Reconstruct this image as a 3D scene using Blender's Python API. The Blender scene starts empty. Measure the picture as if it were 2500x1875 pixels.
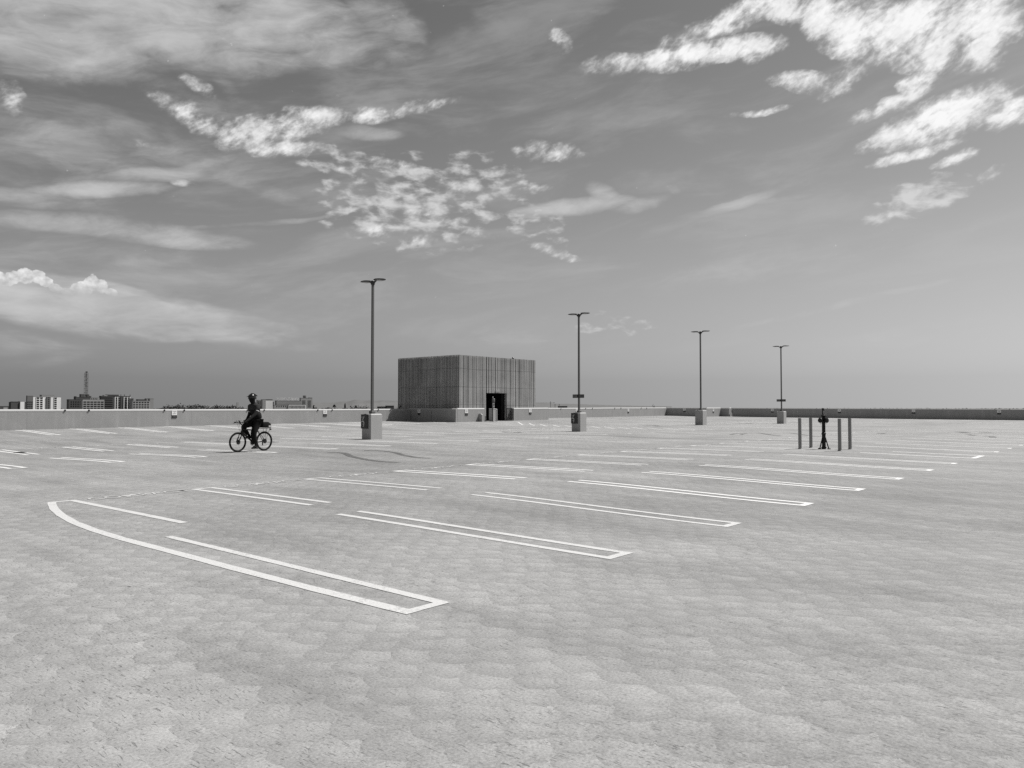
import bpy, bmesh, math, random
import numpy as np
from mathutils import Vector, Matrix, Euler

random.seed(7)
S = bpy.context.scene
COL = S.collection

# ------------------------------------------------------------------ camera
cam_data = bpy.data.cameras.new('camera')
cam_data.sensor_width = 36.0
cam_data.lens = 27.04
cam_data.clip_start = 0.1
cam_data.clip_end = 60000.0
cam = bpy.data.objects.new('camera', cam_data)
COL.objects.link(cam)
EYE = 1.57
cam.location = (0.0, 0.0, EYE)
cam.rotation_euler = (math.radians(90 + 1.723), 0, 0)
S.camera = cam

# ------------------------------------------------------------------ view
S.view_settings.view_transform = 'Standard'
S.view_settings.look = 'None'
S.view_settings.exposure = 0.5
S.view_settings.gamma = 1.0
S.view_settings.use_curve_mapping = False
S.cycles.use_denoising = False
S.cycles.max_bounces = 6
S.cycles.diffuse_bounces = 3

# ------------------------------------------------------------------ sun
SUN_DIR = Vector((0.572, 0.283, 1.0)).normalized()       # towards the sun
SUN_EL = math.asin(SUN_DIR.z)
SUN_AZ = math.atan2(SUN_DIR.x, SUN_DIR.y)
sl = bpy.data.lights.new('sun', 'SUN')
sl.energy = 5.0
sl.angle = math.radians(0.5)
sl.color = (1.0, 0.985, 0.96)
sun = bpy.data.objects.new('sun', sl)
COL.objects.link(sun)
sun.rotation_euler = (-SUN_DIR).to_track_quat('-Z', 'Y').to_euler()


# ------------------------------------------------------------------ node helpers
class NT:
    def __init__(self, tree):
        self.t = tree
        self.n = tree.nodes
        self.l = tree.links

    def node(self, typ, **kw):
        nd = self.n.new(typ)
        for k, v in kw.items():
            setattr(nd, k, v)
        return nd

    def put(self, sock, v):
        if isinstance(v, bpy.types.NodeSocket):
            self.l.new(v, sock)
        elif v is not None:
            sock.default_value = v

    def m(self, op, a, b=None, c=None, clamp=False):
        nd = self.node('ShaderNodeMath', operation=op, use_clamp=clamp)
        self.put(nd.inputs[0], a)
        if b is not None:
            self.put(nd.inputs[1], b)
        if c is not None:
            self.put(nd.inputs[2], c)
        return nd.outputs[0]

    def vm(self, op, a, b=None, out=0):
        nd = self.node('ShaderNodeVectorMath', operation=op)
        self.put(nd.inputs[0], a)
        if b is not None:
            self.put(nd.inputs[3 if op == 'SCALE' else 1], b)
        return nd.outputs[out]

    def xyz(self, x, y, z=0.0):
        nd = self.node('ShaderNodeCombineXYZ')
        self.put(nd.inputs[0], x); self.put(nd.inputs[1], y); self.put(nd.inputs[2], z)
        return nd.outputs[0]

    def sep(self, v):
        nd = self.node('ShaderNodeSeparateXYZ')
        self.put(nd.inputs[0], v)
        return nd.outputs

    def noise(self, v, scale=1.0, detail=4.0, rough=0.5, dist=0.0, out=0):
        nd = self.node('ShaderNodeTexNoise')
        self.put(nd.inputs['Vector'], v)
        nd.inputs['Scale'].default_value = scale
        nd.inputs['Detail'].default_value = detail
        nd.inputs['Roughness'].default_value = rough
        nd.inputs['Distortion'].default_value = dist
        return nd.outputs[out]

    def ss(self, v, a, b, lo=0.0, hi=1.0):
        nd = self.node('ShaderNodeMapRange', interpolation_type='SMOOTHSTEP')
        self.put(nd.inputs[0], v)
        self.put(nd.inputs[1], a); self.put(nd.inputs[2], b)
        self.put(nd.inputs[3], lo); self.put(nd.inputs[4], hi)
        return nd.outputs[0]

    def lin(self, v, a, b, lo=0.0, hi=1.0):
        nd = self.node('ShaderNodeMapRange')
        self.put(nd.inputs[0], v)
        self.put(nd.inputs[1], a); self.put(nd.inputs[2], b)
        self.put(nd.inputs[3], lo); self.put(nd.inputs[4], hi)
        return nd.outputs[0]

    def mix(self, f, a, b):
        # scalar mix a*(1-f)+b*f
        nd = self.node('ShaderNodeMix', data_type='FLOAT')
        self.put(nd.inputs[0], f); self.put(nd.inputs[2], a); self.put(nd.inputs[3], b)
        return nd.outputs[0]

    def white(self, v):
        nd = self.node('ShaderNodeTexWhiteNoise', noise_dimensions='3D')
        self.put(nd.inputs['Vector'], v)
        return nd.outputs


# ------------------------------------------------------------------ world: sky and clouds
world = bpy.data.worlds.new('World')
S.world = world
world.use_nodes = True
world.node_tree.nodes.clear()
w = NT(world.node_tree)
sky = w.node('ShaderNodeTexSky', sky_type='NISHITA')
sky.sun_disc = False
sky.sun_elevation = SUN_EL
sky.sun_rotation = SUN_AZ
sky.altitude = 100.0
sky.air_density = 1.0
sky.dust_density = 1.5
sky.ozone_density = 1.0
sc = w.node('ShaderNodeSeparateColor')
w.l.new(sky.outputs[0], sc.inputs[0])
_tc = w.node('ShaderNodeTexCoord').outputs['Generated']
_x, _y, _z = w.sep(_tc)
w.l.new(w.xyz(_x, _y, w.m('MAXIMUM', _z, 0.035)), sky.inputs[0])
# black and white film behind an orange filter: mostly the red and green light of the sky
bw = w.m('ADD', w.m('MULTIPLY', sc.outputs[0], 0.62), w.m('ADD', w.m('MULTIPLY', sc.outputs[1], 0.30), w.m('MULTIPLY', sc.outputs[2], 0.08)))
tc = w.node('ShaderNodeTexCoord')
D = tc.outputs['Generated']
dx, dy, dz = w.sep(D)
az = w.m('MULTIPLY', w.m('ARCTAN2', dx, dy), 57.29578)
el = w.m('MULTIPLY', w.m('ARCSINE', dz), 57.29578)
P = w.xyz(az, el, 0.0)
warp = w.vm('SUBTRACT', w.noise(w.vm('MULTIPLY', P, (0.6, 1.2, 1.0)), 0.45, 5, 0.55, 0.0, 1), (0.5, 0.5, 0.5))
PW = w.vm('ADD', P, w.vm('MULTIPLY', warp, (3.2, 1.3, 0.0)))
PS = w.vm('ADD', P, w.vm('MULTIPLY', warp, (1.6, 0.5, 0.0)))

CLOUDS = [  # kind, azimuth, elevation, half width, half height (degrees), tilt, strength
    ('W', -32.74, 22.99, 9.24, 3.33, -4, .85),
    ('W', -24.16, 24.95, 10.87, 3.05, -6, .9),
    ('W', -16.56, 26.29, 8.56, 2.89, -12, .8),
    ('W', -9.51, 26.45, 3.92, 2.72, -30, .55),
    ('W', -26.37, 20.61, 12.94, 1.46, -3, .3),
    ('W', -28.26, 15.95, 12.48, 3.78, 4, .30),
    ('W', -16.52, 22.81, 11.39, 3.04, 10, .22),
    ('W', -26.95, 9.58, 12.73, 1.60, 0, .25),
    ('W', -31.30, 16.97, 6.78, 1.45, -6, .35),
    ('W', -19.24, 15.41, 6.60, 0.71, -14, .35),
    ('W', -3.08, 19.62, 9.23, 1.65, 8, .15),
    ('W', 19.18, 10.14, 14.18, 1.69, 8, .22),
    ('W', -32.56, 12.96, 4.39, 0.69, 2, .6),
    ('W', -27.99, 14.15, 5.30, 0.67, 9, .9),
    ('W', -25.05, 15.39, 4.06, 0.68, 10, .8),
    ('W', -21.95, 16.48, 3.19, 0.37, 18, .5),
    ('A', -23.12, 15.16, 1.31, 0.42, 0, .7),
    ('P', -11.27, 20.51, 8.62, 0.64, 13, .62),
    ('P', -16.77, 19.35, 5.39, 1.32, 14, .72),
    ('P', -14.78, 20.12, 3.47, 0.79, 10, .72),
    ('P', -19.55, 18.60, 3.57, 1.10, -10, .65),
    ('W', -10.66, 19.47, 2.98, 0.60, 0, .45),
    ('P', -17.46, 17.95, 3.94, 0.70, 4, .7),
    ('P', -22.78, 19.38, 3.42, 1.02, -20, .55),
    ('P', -22.54, 21.19, 1.59, 0.65, -20, .4),
    ('P', -25.95, 17.16, 0.88, 0.36, -10, .4),
    ('W', -20.40, 21.35, 2.45, 1.01, -40, .3),
    ('P', -33.42, 18.72, 1.19, 1.16, 0, .6),
    ('W', -29.38, 11.84, 7.73, 0.77, 2, .5),
    ('W', -24.49, 11.54, 6.64, 0.92, -2, .65),
    ('W', -18.11, 12.88, 7.24, 0.25, 9, .5),
    ('A', -7.64, 14.71, 8.16, 3.72, -5, .72),
    ('P', -9.73, 12.76, 2.39, 0.64, 0, .5),
    ('P', -7.17, 11.97, 1.82, 0.59, 12, .5),
    ('P', -6.73, 14.16, 1.82, 0.46, 0, .5),
    ('P', -5.82, 13.46, 2.13, 0.52, 10, .5),
    ('P', -2.76, 12.93, 1.84, 0.47, -5, .5),
    ('P', -8.86, 17.50, 2.11, 0.50, -8, .45),
    ('P', -12.57, 16.96, 1.76, 0.39, 0, .45),
    ('P', -3.99, 16.10, 1.84, 0.46, 0, .45),
    ('P', 1.84, 15.84, 1.84, 0.40, 5, .45),
    ('A', -2.61, 16.54, 4.61, 2.27, 0, .6),
    ('A', -11.84, 17.34, 4.43, 1.38, 0, .5),
    ('P', 2.62, 18.46, 2.92, 0.78, -3, .62),
    ('W', 4.60, 14.65, 5.19, 0.75, 5, .9),
    ('W', 7.04, 15.30, 1.81, 0.97, -30, .6),
    ('W', 9.44, 14.64, 2.69, 0.68, 10, .5),
    ('W', 11.82, 15.61, 0.88, 0.39, -20, .4),
    ('A', 1.54, 13.52, 3.38, 1.75, -20, .5),
    ('P', 3.22, 11.30, 2.14, 0.53, -18, .5),
    ('P', 20.73, 26.33, 4.86, 1.41, -20, .85),
    ('P', 24.15, 24.48, 5.65, 2.01, -28, 1.0),
    ('P', 28.37, 23.00, 4.05, 1.86, -30, .85),
    ('P', 27.90, 24.03, 4.57, 2.07, -10, .95),
    ('P', 31.86, 23.19, 2.44, 2.91, 10, .95),
    ('P', 28.82, 21.27, 4.01, 1.18, 48, .8),
    ('P', 26.66, 22.85, 2.95, 1.18, -30, .75),
    ('P', 15.98, 26.24, 5.99, 1.02, 14, .85),
    ('P', 12.18, 24.24, 7.66, 0.96, 2, .85),
    ('P', 16.82, 24.34, 3.39, 1.04, -4, .9),
    ('P', 3.86, 25.58, 1.23, 0.56, -60, .5),
    ('P', 20.95, 21.91, 2.82, 0.75, -5, .75),
    ('P', 18.18, 20.32, 2.78, 0.36, 0, .62),
    ('P', 29.48, 18.25, 4.89, 1.61, 12, .95),
    ('P', 25.86, 19.45, 2.49, 0.65, 10, .75),
    ('P', 33.30, 18.04, 1.72, 1.17, 20, .85),
    ('P', 24.11, 21.95, 2.82, 0.98, 30, .5),
    ('P', 27.78, 16.47, 3.60, 0.55, 8, .8),
    ('P', 27.07, 17.64, 2.92, 0.65, 10, .8),
    ('P', 30.13, 15.72, 1.60, 0.50, 12, .65),
    ('A', 27.74, 13.45, 3.84, 1.42, 14, .9),
    ('P', 28.22, 13.66, 1.43, 0.36, 8, .5),
    ('P', 27.00, 12.76, 1.46, 0.31, 0, .5),
    ('P', 32.15, 14.62, 1.10, 0.64, 30, .5),
    ('W', 16.44, 14.26, 3.67, 0.45, 12, .6),
    ('W', 19.23, 14.40, 3.00, 0.25, 3, .4),
    ('C', -33.66, 7.90, 0.85, 0.55, 0, .95),
    ('C', -33.09, 8.11, 0.65, 0.50, 0, .95),
    ('C', -32.44, 8.22, 0.70, 0.61, 0, .95),
    ('C', -31.78, 8.23, 0.58, 0.56, 0, .95),
    ('C', -31.33, 7.96, 0.45, 0.46, -30, .9),
    ('C', -30.80, 7.58, 0.59, 0.41, -10, .8),
    ('C', -30.12, 7.43, 0.60, 0.37, 0, .8),
    ('C', -29.31, 7.64, 0.80, 0.58, 0, .95),
    ('C', -28.71, 8.11, 0.62, 0.69, 0, 1.0),
    ('C', -28.30, 7.93, 0.62, 0.64, 0, .95),
    ('C', -27.60, 7.55, 0.53, 0.32, -20, .9),
    ('S', -32.47, 7.25, 3.29, 1.17, -5, 1.0),
    ('S', -28.60, 7.11, 3.08, 0.90, -10, 1.0),
    ('S', -26.18, 6.81, 5.45, 1.09, -12, .9),
    ('S', -29.29, 6.48, 8.89, 2.11, -7, .95),
    ('S', -23.65, 6.25, 6.70, 1.11, -6, .7),
    ('S', -21.30, 5.79, 8.80, 1.55, -10, .55),
    ('S', -32.41, 3.71, 5.69, 1.54, 0, .3),
    ('A', 7.60, 6.16, 3.30, 1.02, -5, .38),
    ('W', 0.00, 5.30, 6.73, 1.21, 0, .25),
    ('W', 23.15, 6.97, 8.51, 0.33, 11, .35),
    ('W', 26.89, 4.73, 9.20, 1.08, 5, .2),
    ('W', -19.14, 5.87, 5.48, 0.46, -2, .35),
    # the same sky goes on outside the view
    ('P', 42.0, 24.0, 7.0, 2.4, 20, .9), ('A', 45.0, 15.0, 6.0, 2.0, 8, .6), ('P', 36.0, 31.0, 9.0, 3.0, 20, 1.0),
    ('W', 60.0, 22.0, 14.0, 2.5, 5, .6), ('W', -50.0, 20.0, 16.0, 3.0, 4, .6), ('S', -47.0, 5.0, 12.0, 2.2, 3, .7),
    ('W', -30.0, 33.0, 20.0, 5.0, -4, .7), ('P', 10.0, 36.0, 14.0, 4.0, 10, .8), ('W', 120.0, 25.0, 25.0, 4.0, 5, .6),
    ('A', -90.0, 22.0, 18.0, 6.0, 5, .6), ('W', 175.0, 20.0, 25.0, 5.0, 5, .5), ('P', -120.0, 35.0, 18.0, 6.0, 5, .7),
    ('P', 90.0, 40.0, 20.0, 8.0, 5, .8),
]


CHAIN = [None]


def blob_sum(kind, base):
    acc = None
    count = 0
    if CHAIN[0] is not None:
        base = w.vm('ADD', base, w.vm('SCALE', (1.0, 1.0, 0.0), w.m('MULTIPLY', CHAIN[0], 1e-6)))
    for k, ca, ce, rx, ry, rot, amp in CLOUDS:
        if k != kind:
            continue
        mp = w.node('ShaderNodeMapping', vector_type='TEXTURE')
        w.l.new(base, mp.inputs[0])
        mp.inputs['Location'].default_value = (ca, ce, 0)
        mp.inputs['Rotation'].default_value = (0, 0, math.radians(rot))
        mp.inputs['Scale'].default_value = (rx, ry, 1)
        ln = w.vm('DOT_PRODUCT', mp.outputs[0], mp.outputs[0], out=1)
        v = w.m('SUBTRACT', 1.0, ln, clamp=True)
        v = w.m('MULTIPLY', w.m('POWER', v, 0.8) if kind == 'W' else v, amp)
        acc = v if acc is None else w.m('MAXIMUM', acc, v)
        count += 1
        if count % 6 == 0:       # evaluate the blobs in small batches
            base = w.vm('ADD', base, w.vm('SCALE', (1.0, 1.0, 0.0), w.m('MULTIPLY', acc, 1e-6)))
    CHAIN[0] = acc
    return acc


# puffy clouds
PR = w.node('ShaderNodeMapping', vector_type='POINT')
w.l.new(P, PR.inputs[0])
PR.inputs['Rotation'].default_value = (0, 0, math.radians(-28))
PR.inputs['Scale'].default_value = (1, 1, 1)
nP = w.noise(w.vm('MULTIPLY', PR.outputs[0], (0.62, 1.0, 1)), 0.75, 8, 0.52, 0.25)
nPf = w.noise(w.vm('MULTIPLY', PR.outputs[0], (1.0, 1.8, 1)), 1.7, 6, 0.55, 0.2)
mP = blob_sum('P', PW)
vP = w.m('ADD', w.m('MULTIPLY', mP, 1.40), w.m('ADD', w.m('MULTIPLY', w.m('SUBTRACT', nP, 0.5), 2.9), w.m('MULTIPLY', w.m('SUBTRACT', nPf, 0.5), 1.3)))
vP = w.m('MULTIPLY', w.ss(vP, 0.0, 1.35), w.ss(mP, 0.0, 0.2))
# broken small clouds
nA = w.noise(w.vm('MULTIPLY', P, (0.55, 1.15, 1)), 1.15, 6, 0.52, 0.2)
mA = w.m('MULTIPLY', blob_sum('A', PW), w.lin(w.noise(P, 0.35, 3, 0.6), 0.35, 0.62, 0.62, 1.25))
vA = w.m('ADD', w.m('MULTIPLY', mA, 0.85), w.m('MULTIPLY', w.m('SUBTRACT', nA, 0.5), 3.0))
vA = w.m('MULTIPLY', w.ss(vA, 0.16, 1.05), w.ss(mA, 0.0, 0.15))
# thin streaked clouds
WR = w.node('ShaderNodeMapping', vector_type='POINT')
w.l.new(PS, WR.inputs[0])
WR.inputs['Rotation'].default_value = (0, 0, math.radians(-8))
nW = w.noise(w.vm('MULTIPLY', WR.outputs[0], (0.20, 0.60, 1)), 1.0, 8, 0.62, 0.35)
mW = blob_sum('W', PS)
vW = w.ss(w.m('ADD', w.m('MULTIPLY', mW, 1.25), w.m('MULTIPLY', w.m('SUBTRACT', nW, 0.5), 1.9)), 0.05, 1.55)
vW = w.m('MULTIPLY', vW, w.ss(mW, 0.0, 0.30))
# heaped clouds low on the left and their grey base
nC = w.noise(w.vm('MULTIPLY', P, (1.0, 1.1, 1)), 2.2, 6, 0.5, 0.0)
mC = blob_sum('C', P)
vC = w.m('MULTIPLY', w.ss(el, 7.1, 8.15), w.ss(w.m('ADD', mC, w.m('MULTIPLY', w.m('SUBTRACT', nC, 0.5), 1.3)), 0.28, 0.50))
mS = blob_sum('S', PS)
nS = w.noise(w.vm('MULTIPLY', P, (0.22, 0.8, 1)), 0.9, 6, 0.55, 0.3)
vS = w.m('MULTIPLY', w.ss(w.m('ADD', mS, w.m('MULTIPLY', w.m('SUBTRACT', nS, 0.5), 0.7)), 0.05, 0.6), w.ss(mS, 0.0, 0.2))

SKYG = 1.0
base = w.m('MULTIPLY', bw, SKYG)
# smog lying along the horizon, thicker on the left, and the deep blue higher up that the filter darkens
smog = w.mix(w.ss(el, -2.0, 10.0), w.lin(az, -36.0, 36.0, 0.52, 0.88), w.lin(az, -36.0, 36.0, 0.86, 0.95))
base = w.m('MULTIPLY', base, w.m('MULTIPLY', smog, w.lin(el, 12.0, 27.0, 0.98, 0.76)))


def over(f, a, b, op):
    f = w.m('MULTIPLY', f, op)
    return w.mix(w.m('MINIMUM', f, 1.0), a, b)


K = 10.0
lumP = w.lin(w.m('ADD', w.m('MULTIPLY', mP, 0.8), w.m('ADD', w.m('MULTIPLY', vP, 0.3), w.m('ADD', w.m('MULTIPLY', nPf, 0.7), w.m('MULTIPLY', w.m('SUBTRACT', w.noise(PW, 0.5, 4, 0.6), 0.5), 1.1)))), 0.40, 1.45, 0.42 * K, 0.97 * K)
veil = w.noise(w.vm('MULTIPLY', WR.outputs[0], (0.07, 0.30, 1)), 1.0, 6, 0.6, 0.4)
vV = w.m('MULTIPLY', w.ss(veil, 0.44, 0.72), w.lin(az, -40.0, 40.0, 0.42, 0.22))
base = over(w.m('MULTIPLY', vV, w.ss(el, 1.0, 9.0)), base, 0.55 * K, 1.0)
out = over(vW, base, 0.61 * K, 0.9)
out = over(vS, out, w.lin(w.m('ADD', nS, w.m('MULTIPLY', w.ss(el, 4.5, 8.0), 0.22)), 0.3, 0.85, 0.30 * K, 0.62 * K), 0.9)
out = over(vA, out, 0.68 * K, 0.9)
out = over(vP, out, lumP, 0.97)
out = over(vC, out, w.lin(nC, 0.35, 0.7, 0.52 * K, 0.86 * K), 0.97)
# below the horizon the world is plain ground haze
bg = w.node('ShaderNodeBackground')
cc = w.node('ShaderNodeCombineColor')
for i in range(3):
    w.l.new(out, cc.inputs[i])
w.l.new(cc.outputs[0], bg.inputs[0])
bg.inputs[1].default_value = 0.0707
wo = w.node('ShaderNodeOutputWorld')
w.l.new(bg.outputs[0], wo.inputs[0])
world.cycles.sampling_method = 'MANUAL'
world.cycles.sample_map_resolution = 1024


# ------------------------------------------------------------------ site grid
# u runs along the parking rows, v across them (metres); z = 0 is the deck under the camera
TH = math.radians(40.6)
CU, SU = math.sin(TH), math.cos(TH)


def G(u, v):
    return (CU * u - SU * v, SU * u + CU * v)


GRID_ROT = math.pi / 2 - TH         # angle of the u axis in the world

UK = np.array([-30, 0, 5, 12, 20, 30, 40, 56, 72.6, 91.5], float)
VK = np.array([-30, 0, 4.4, 9.3, 13.9, 18, 22.35, 28.3, 33.35, 38, 42.9, 48.7, 60], float)
ZK = -np.array([
    [1.62, 1.62, 1.62, 1.60, 1.56, 1.52, 1.48, 1.44, 1.40, 1.36],
    [1.60, 1.58, 1.58, 1.57, 1.55, 1.50, 1.46, 1.44, 1.40, 1.34],
    [1.58, 1.57, 1.563, 1.55, 1.52, 1.49, 1.46, 1.43, 1.40, 1.33],
    [1.60, 1.57, 1.54, 1.46, 1.455, 1.44, 1.42, 1.40, 1.38, 1.32],
    [1.62, 1.58, 1.544, 1.50, 1.47, 1.46, 1.45, 1.42, 1.40, 1.31],
    [1.66, 1.62, 1.58, 1.54, 1.51, 1.50, 1.49, 1.46, 1.42, 1.30],
    [1.64, 1.60, 1.57, 1.51, 1.46, 1.436, 1.44, 1.43, 1.42, 1.29],
    [1.75, 1.70, 1.65, 1.60, 1.495, 1.50, 1.53, 1.41, 1.58, 1.26],
    [1.70, 1.66, 1.63, 1.581, 1.54, 1.51, 1.49, 1.46, 1.46, 1.24],
    [1.60, 1.58, 1.55, 1.50, 1.48, 1.46, 1.44, 1.40, 1.38, 1.22],
    [1.46, 1.44, 1.43, 1.415, 1.40, 1.34, 1.24, 1.16, 1.24, 1.17],
    [1.34, 1.31, 1.29, 1.28, 1.24, 1.20, 1.15, 1.13, 1.12, 1.08],
    [1.34, 1.31, 1.29, 1.28, 1.24, 1.20, 1.15, 1.13, 1.12, 1.08]]) + EYE


def hermite_rows(K, T, x):
    """values along axis 0 of T at knots K, evaluated at array x (same length as the other axis list)"""
    i = np.clip(np.searchsorted(K, x) - 1, 0, len(K) - 2)
    h = K[i + 1] - K[i]
    t = (np.clip(x, K[0], K[-1]) - K[i]) / h
    return i, h, t


def tangents(K, T):
    m = np.zeros_like(T)
    d = (T[1:] - T[:-1]) / (K[1:] - K[:-1])[:, None]
    m[1:-1] = np.where(d[1:] * d[:-1] > 0, 2 * d[1:] * d[:-1] / (d[1:] + d[:-1] + 1e-12), 0.0)
    return m


MV = tangents(VK, ZK)


def deck_z(u, v):
    u = np.atleast_1d(np.asarray(u, float)); v = np.atleast_1d(np.asarray(v, float))
    i, h, t = hermite_rows(VK, ZK, v)
    a = ZK[i]; b = ZK[i + 1]; ma = MV[i]; mb = MV[i + 1]
    t = t[:, None]; hh = h[:, None]
    row = (2 * t**3 - 3 * t**2 + 1) * a + (t**3 - 2 * t**2 + t) * hh * ma + (-2 * t**3 + 3 * t**2) * b + (t**3 - t**2) * hh * mb
    mu = tangents(UK, row.T).T
    j, h2, t2 = hermite_rows(UK, row.T, u)
    r = np.arange(len(u))
    A = row[r, j]; B = row[r, j + 1]; MA = mu[r, j]; MB = mu[r, j + 1]
    return (2 * t2**3 - 3 * t2**2 + 1) * A + (t2**3 - 2 * t2**2 + t2) * h2 * MA + (-2 * t2**3 + 3 * t2**2) * B + (t2**3 - t2**2) * h2 * MB


def dz1(u, v):
    return float(deck_z(u, v)[0])


# ------------------------------------------------------------------ object helpers
def link(o, parent=None):
    COL.objects.link(o)
    if parent is not None:
        o.parent = parent
    return o


def mesh_obj(name, verts, faces, mat, parent=None, smooth=False):
    me = bpy.data.meshes.new(name)
    me.from_pydata([tuple(p) for p in verts], [], [tuple(f) for f in faces])
    me.materials.append(mat)
    if smooth:
        for p in me.polygons:
            p.use_smooth = True
    me.update()
    return link(bpy.data.objects.new(name, me), parent)


def bm_obj(name, bm, mat, parent=None, smooth=False, matrix=None):
    me = bpy.data.meshes.new(name)
    bm.normal_update()
    bm.to_mesh(me); bm.free()
    me.materials.append(mat)
    if smooth:
        for p in me.polygons:
            p.use_smooth = True
        try:
            me.set_sharp_from_angle(angle=math.radians(40))
        except Exception:
            pass
    o = link(bpy.data.objects.new(name, me), parent)
    if matrix is not None:
        o.matrix_local = matrix
    return o


def empty(name, label, cat, loc, rz=0.0, group=None):
    o = bpy.data.objects.new(name, None)
    o.empty_display_size = 0.2
    COL.objects.link(o)
    o.location = loc
    o.rotation_euler = (0, 0, rz)
    tag(o, label, cat, group)
    return o


def tag(o, label=None, cat=None, group=None, kind=None):
    if label: o['label'] = label
    if cat: o['category'] = cat
    if group: o['group'] = group
    if kind: o['kind'] = kind
    return o


def copy_thing(root, loc, rz=None, label=None):
    r = root.copy(); COL.objects.link(r)
    r.location = loc
    if rz is not None:
        r.rotation_euler = (0, 0, rz)
    if label:
        r['label'] = label
    for ch in list(root.children):
        c = ch.copy(); COL.objects.link(c); c.parent = r
        for gch in list(ch.children):
            d = gch.copy(); COL.objects.link(d); d.parent = c
    return r


def box(bm, c, s, rot=None, bevel=0.0):
    r = bmesh.ops.create_cube(bm, size=1.0)
    vs = r['verts']
    bmesh.ops.scale(bm, vec=s, verts=vs)
    if bevel > 0:
        es = list({e for v in vs for e in v.link_edges})
        rb = bmesh.ops.bevel(bm, geom=es, offset=bevel, segments=1, affect='EDGES', profile=0.5)
        vs = list({v for f in rb['faces'] for v in f.verts} | {v for v in vs if v.is_valid})
    if rot is not None:
        bmesh.ops.rotate(bm, cent=(0, 0, 0), matrix=rot, verts=vs)
    bmesh.ops.translate(bm, vec=c, verts=vs)
    return vs


def tube(bm, pts, rad, seg=10, cap=True, flat=(1.0, 1.0)):
    """round bar through points; rad is a number or one per point"""
    pts = [Vector(p) for p in pts]
    n = len(pts)
    if not hasattr(rad, '__len__'):
        rad = [rad] * n
    rings = []
    prev = None
    for i in range(n):
        if i == 0: d = pts[1] - pts[0]
        elif i == n - 1: d = pts[-1] - pts[-2]
        else: d = (pts[i + 1] - pts[i]).normalized() + (pts[i] - pts[i - 1]).normalized()
        d.normalize()
        if prev is None:
            ref = Vector((0, 0, 1)) if abs(d.z) < 0.9 else Vector((1, 0, 0))
            a = d.cross(ref).normalized()
        else:
            a = (prev - d * prev.dot(d)).normalized()
        prev = a
        b = d.cross(a).normalized()
        rings.append([bm.verts.new(pts[i] + (a * math.cos(2 * math.pi * k / seg) * flat[0] + b * math.sin(2 * math.pi * k / seg) * flat[1]) * rad[i]) for k in range(seg)])
    for i in range(n - 1):
        for k in range(seg):
            bm.faces.new((rings[i][k], rings[i][(k + 1) % seg], rings[i + 1][(k + 1) % seg], rings[i + 1][k]))
    if cap:
        bm.faces.new(list(reversed(rings[0])))
        bm.faces.new(rings[-1])
    return rings


def lathe(bm, prof, seg=20, cent=(0, 0, 0), axis='Z'):
    rings = []
    for r, z in prof:
        ring = []
        for k in range(seg):
            a = 2 * math.pi * k / seg
            if axis == 'Z': p = (cent[0] + r * math.cos(a), cent[1] + r * math.sin(a), cent[2] + z)
            elif axis == 'Y': p = (cent[0] + r * math.cos(a), cent[1] + z, cent[2] + r * math.sin(a))
            else: p = (cent[0] + z, cent[1] + r * math.cos(a), cent[2] + r * math.sin(a))
            ring.append(bm.verts.new(p))
        rings.append(ring)
    for i in range(len(rings) - 1):
        for k in range(seg):
            bm.faces.new((rings[i][k], rings[i][(k + 1) % seg], rings[i + 1][(k + 1) % seg], rings[i + 1][k]))
    bm.faces.new(list(reversed(rings[0]))); bm.faces.new(rings[-1])
    bmesh.ops.recalc_face_normals(bm, faces=bm.faces[:])


def torus(bm, R, r, cent=(0, 0, 0), seg=40, rseg=8, squash=1.0):
    """ring standing in the x-z plane"""
    rings = []
    for i in range(seg):
        a = 2 * math.pi * i / seg
        rings.append([bm.verts.new((cent[0] + (R + r * math.cos(b) * squash) * math.cos(a), cent[1] + r * math.sin(b), cent[2] + (R + r * math.cos(b) * squash) * math.sin(a))) for b in [2 * math.pi * k / rseg for k in range(rseg)]])
    for i in range(seg):
        j = (i + 1) % seg
        for k in range(rseg):
            l = (k + 1) % rseg
            bm.faces.new((rings[i][k], rings[i][l], rings[j][l], rings[j][k]))


# ------------------------------------------------------------------ materials
def new_mat(name):
    m = bpy.data.materials.new(name)
    m.use_nodes = True
    nt = m.node_tree
    bs = nt.nodes['Principled BSDF']
    return m, NT(nt), bs


def grey(n, bs, sock):
    c = n.node('ShaderNodeCombineColor')
    for i in range(3):
        n.put(c.inputs[i], sock)
    n.l.new(c.outputs[0], bs.inputs['Base Color'])


def plain(name, val, rough=0.6, metal=0.0, spec=0.5, var=0.12, scale=6.0, streak=0.0, bump=0.0):
    m, n, bs = new_mat(name)
    t = n.node('ShaderNodeTexCoord').outputs['Object']
    a = n.noise(t, scale, 5, 0.6)
    f = n.m('ADD', 1.0 - var, n.m('MULTIPLY', a, 2 * var))
    if streak:
        b = n.noise(n.vm('MULTIPLY', t, (3.0, 3.0, 0.25)), 1.2, 4, 0.6)
        f = n.m('MULTIPLY', f, n.m('ADD', 1.0, n.m('MULTIPLY', n.ss(b, 0.5, 0.75), streak)))
    grey(n, bs, n.m('MULTIPLY', f, val))
    bs.inputs['Roughness'].default_value = rough
    bs.inputs['Metallic'].default_value = metal
    bs.inputs['Specular IOR Level'].default_value = spec
    if bump:
        bp = n.node('ShaderNodeBump')
        bp.inputs['Strength'].default_value = bump
        bp.inputs['Distance'].default_value = 0.01
        n.l.new(n.noise(t, scale * 6, 6, 0.65), bp.inputs['Height'])
        n.l.new(bp.outputs[0], bs.inputs['Normal'])
    return m


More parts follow.
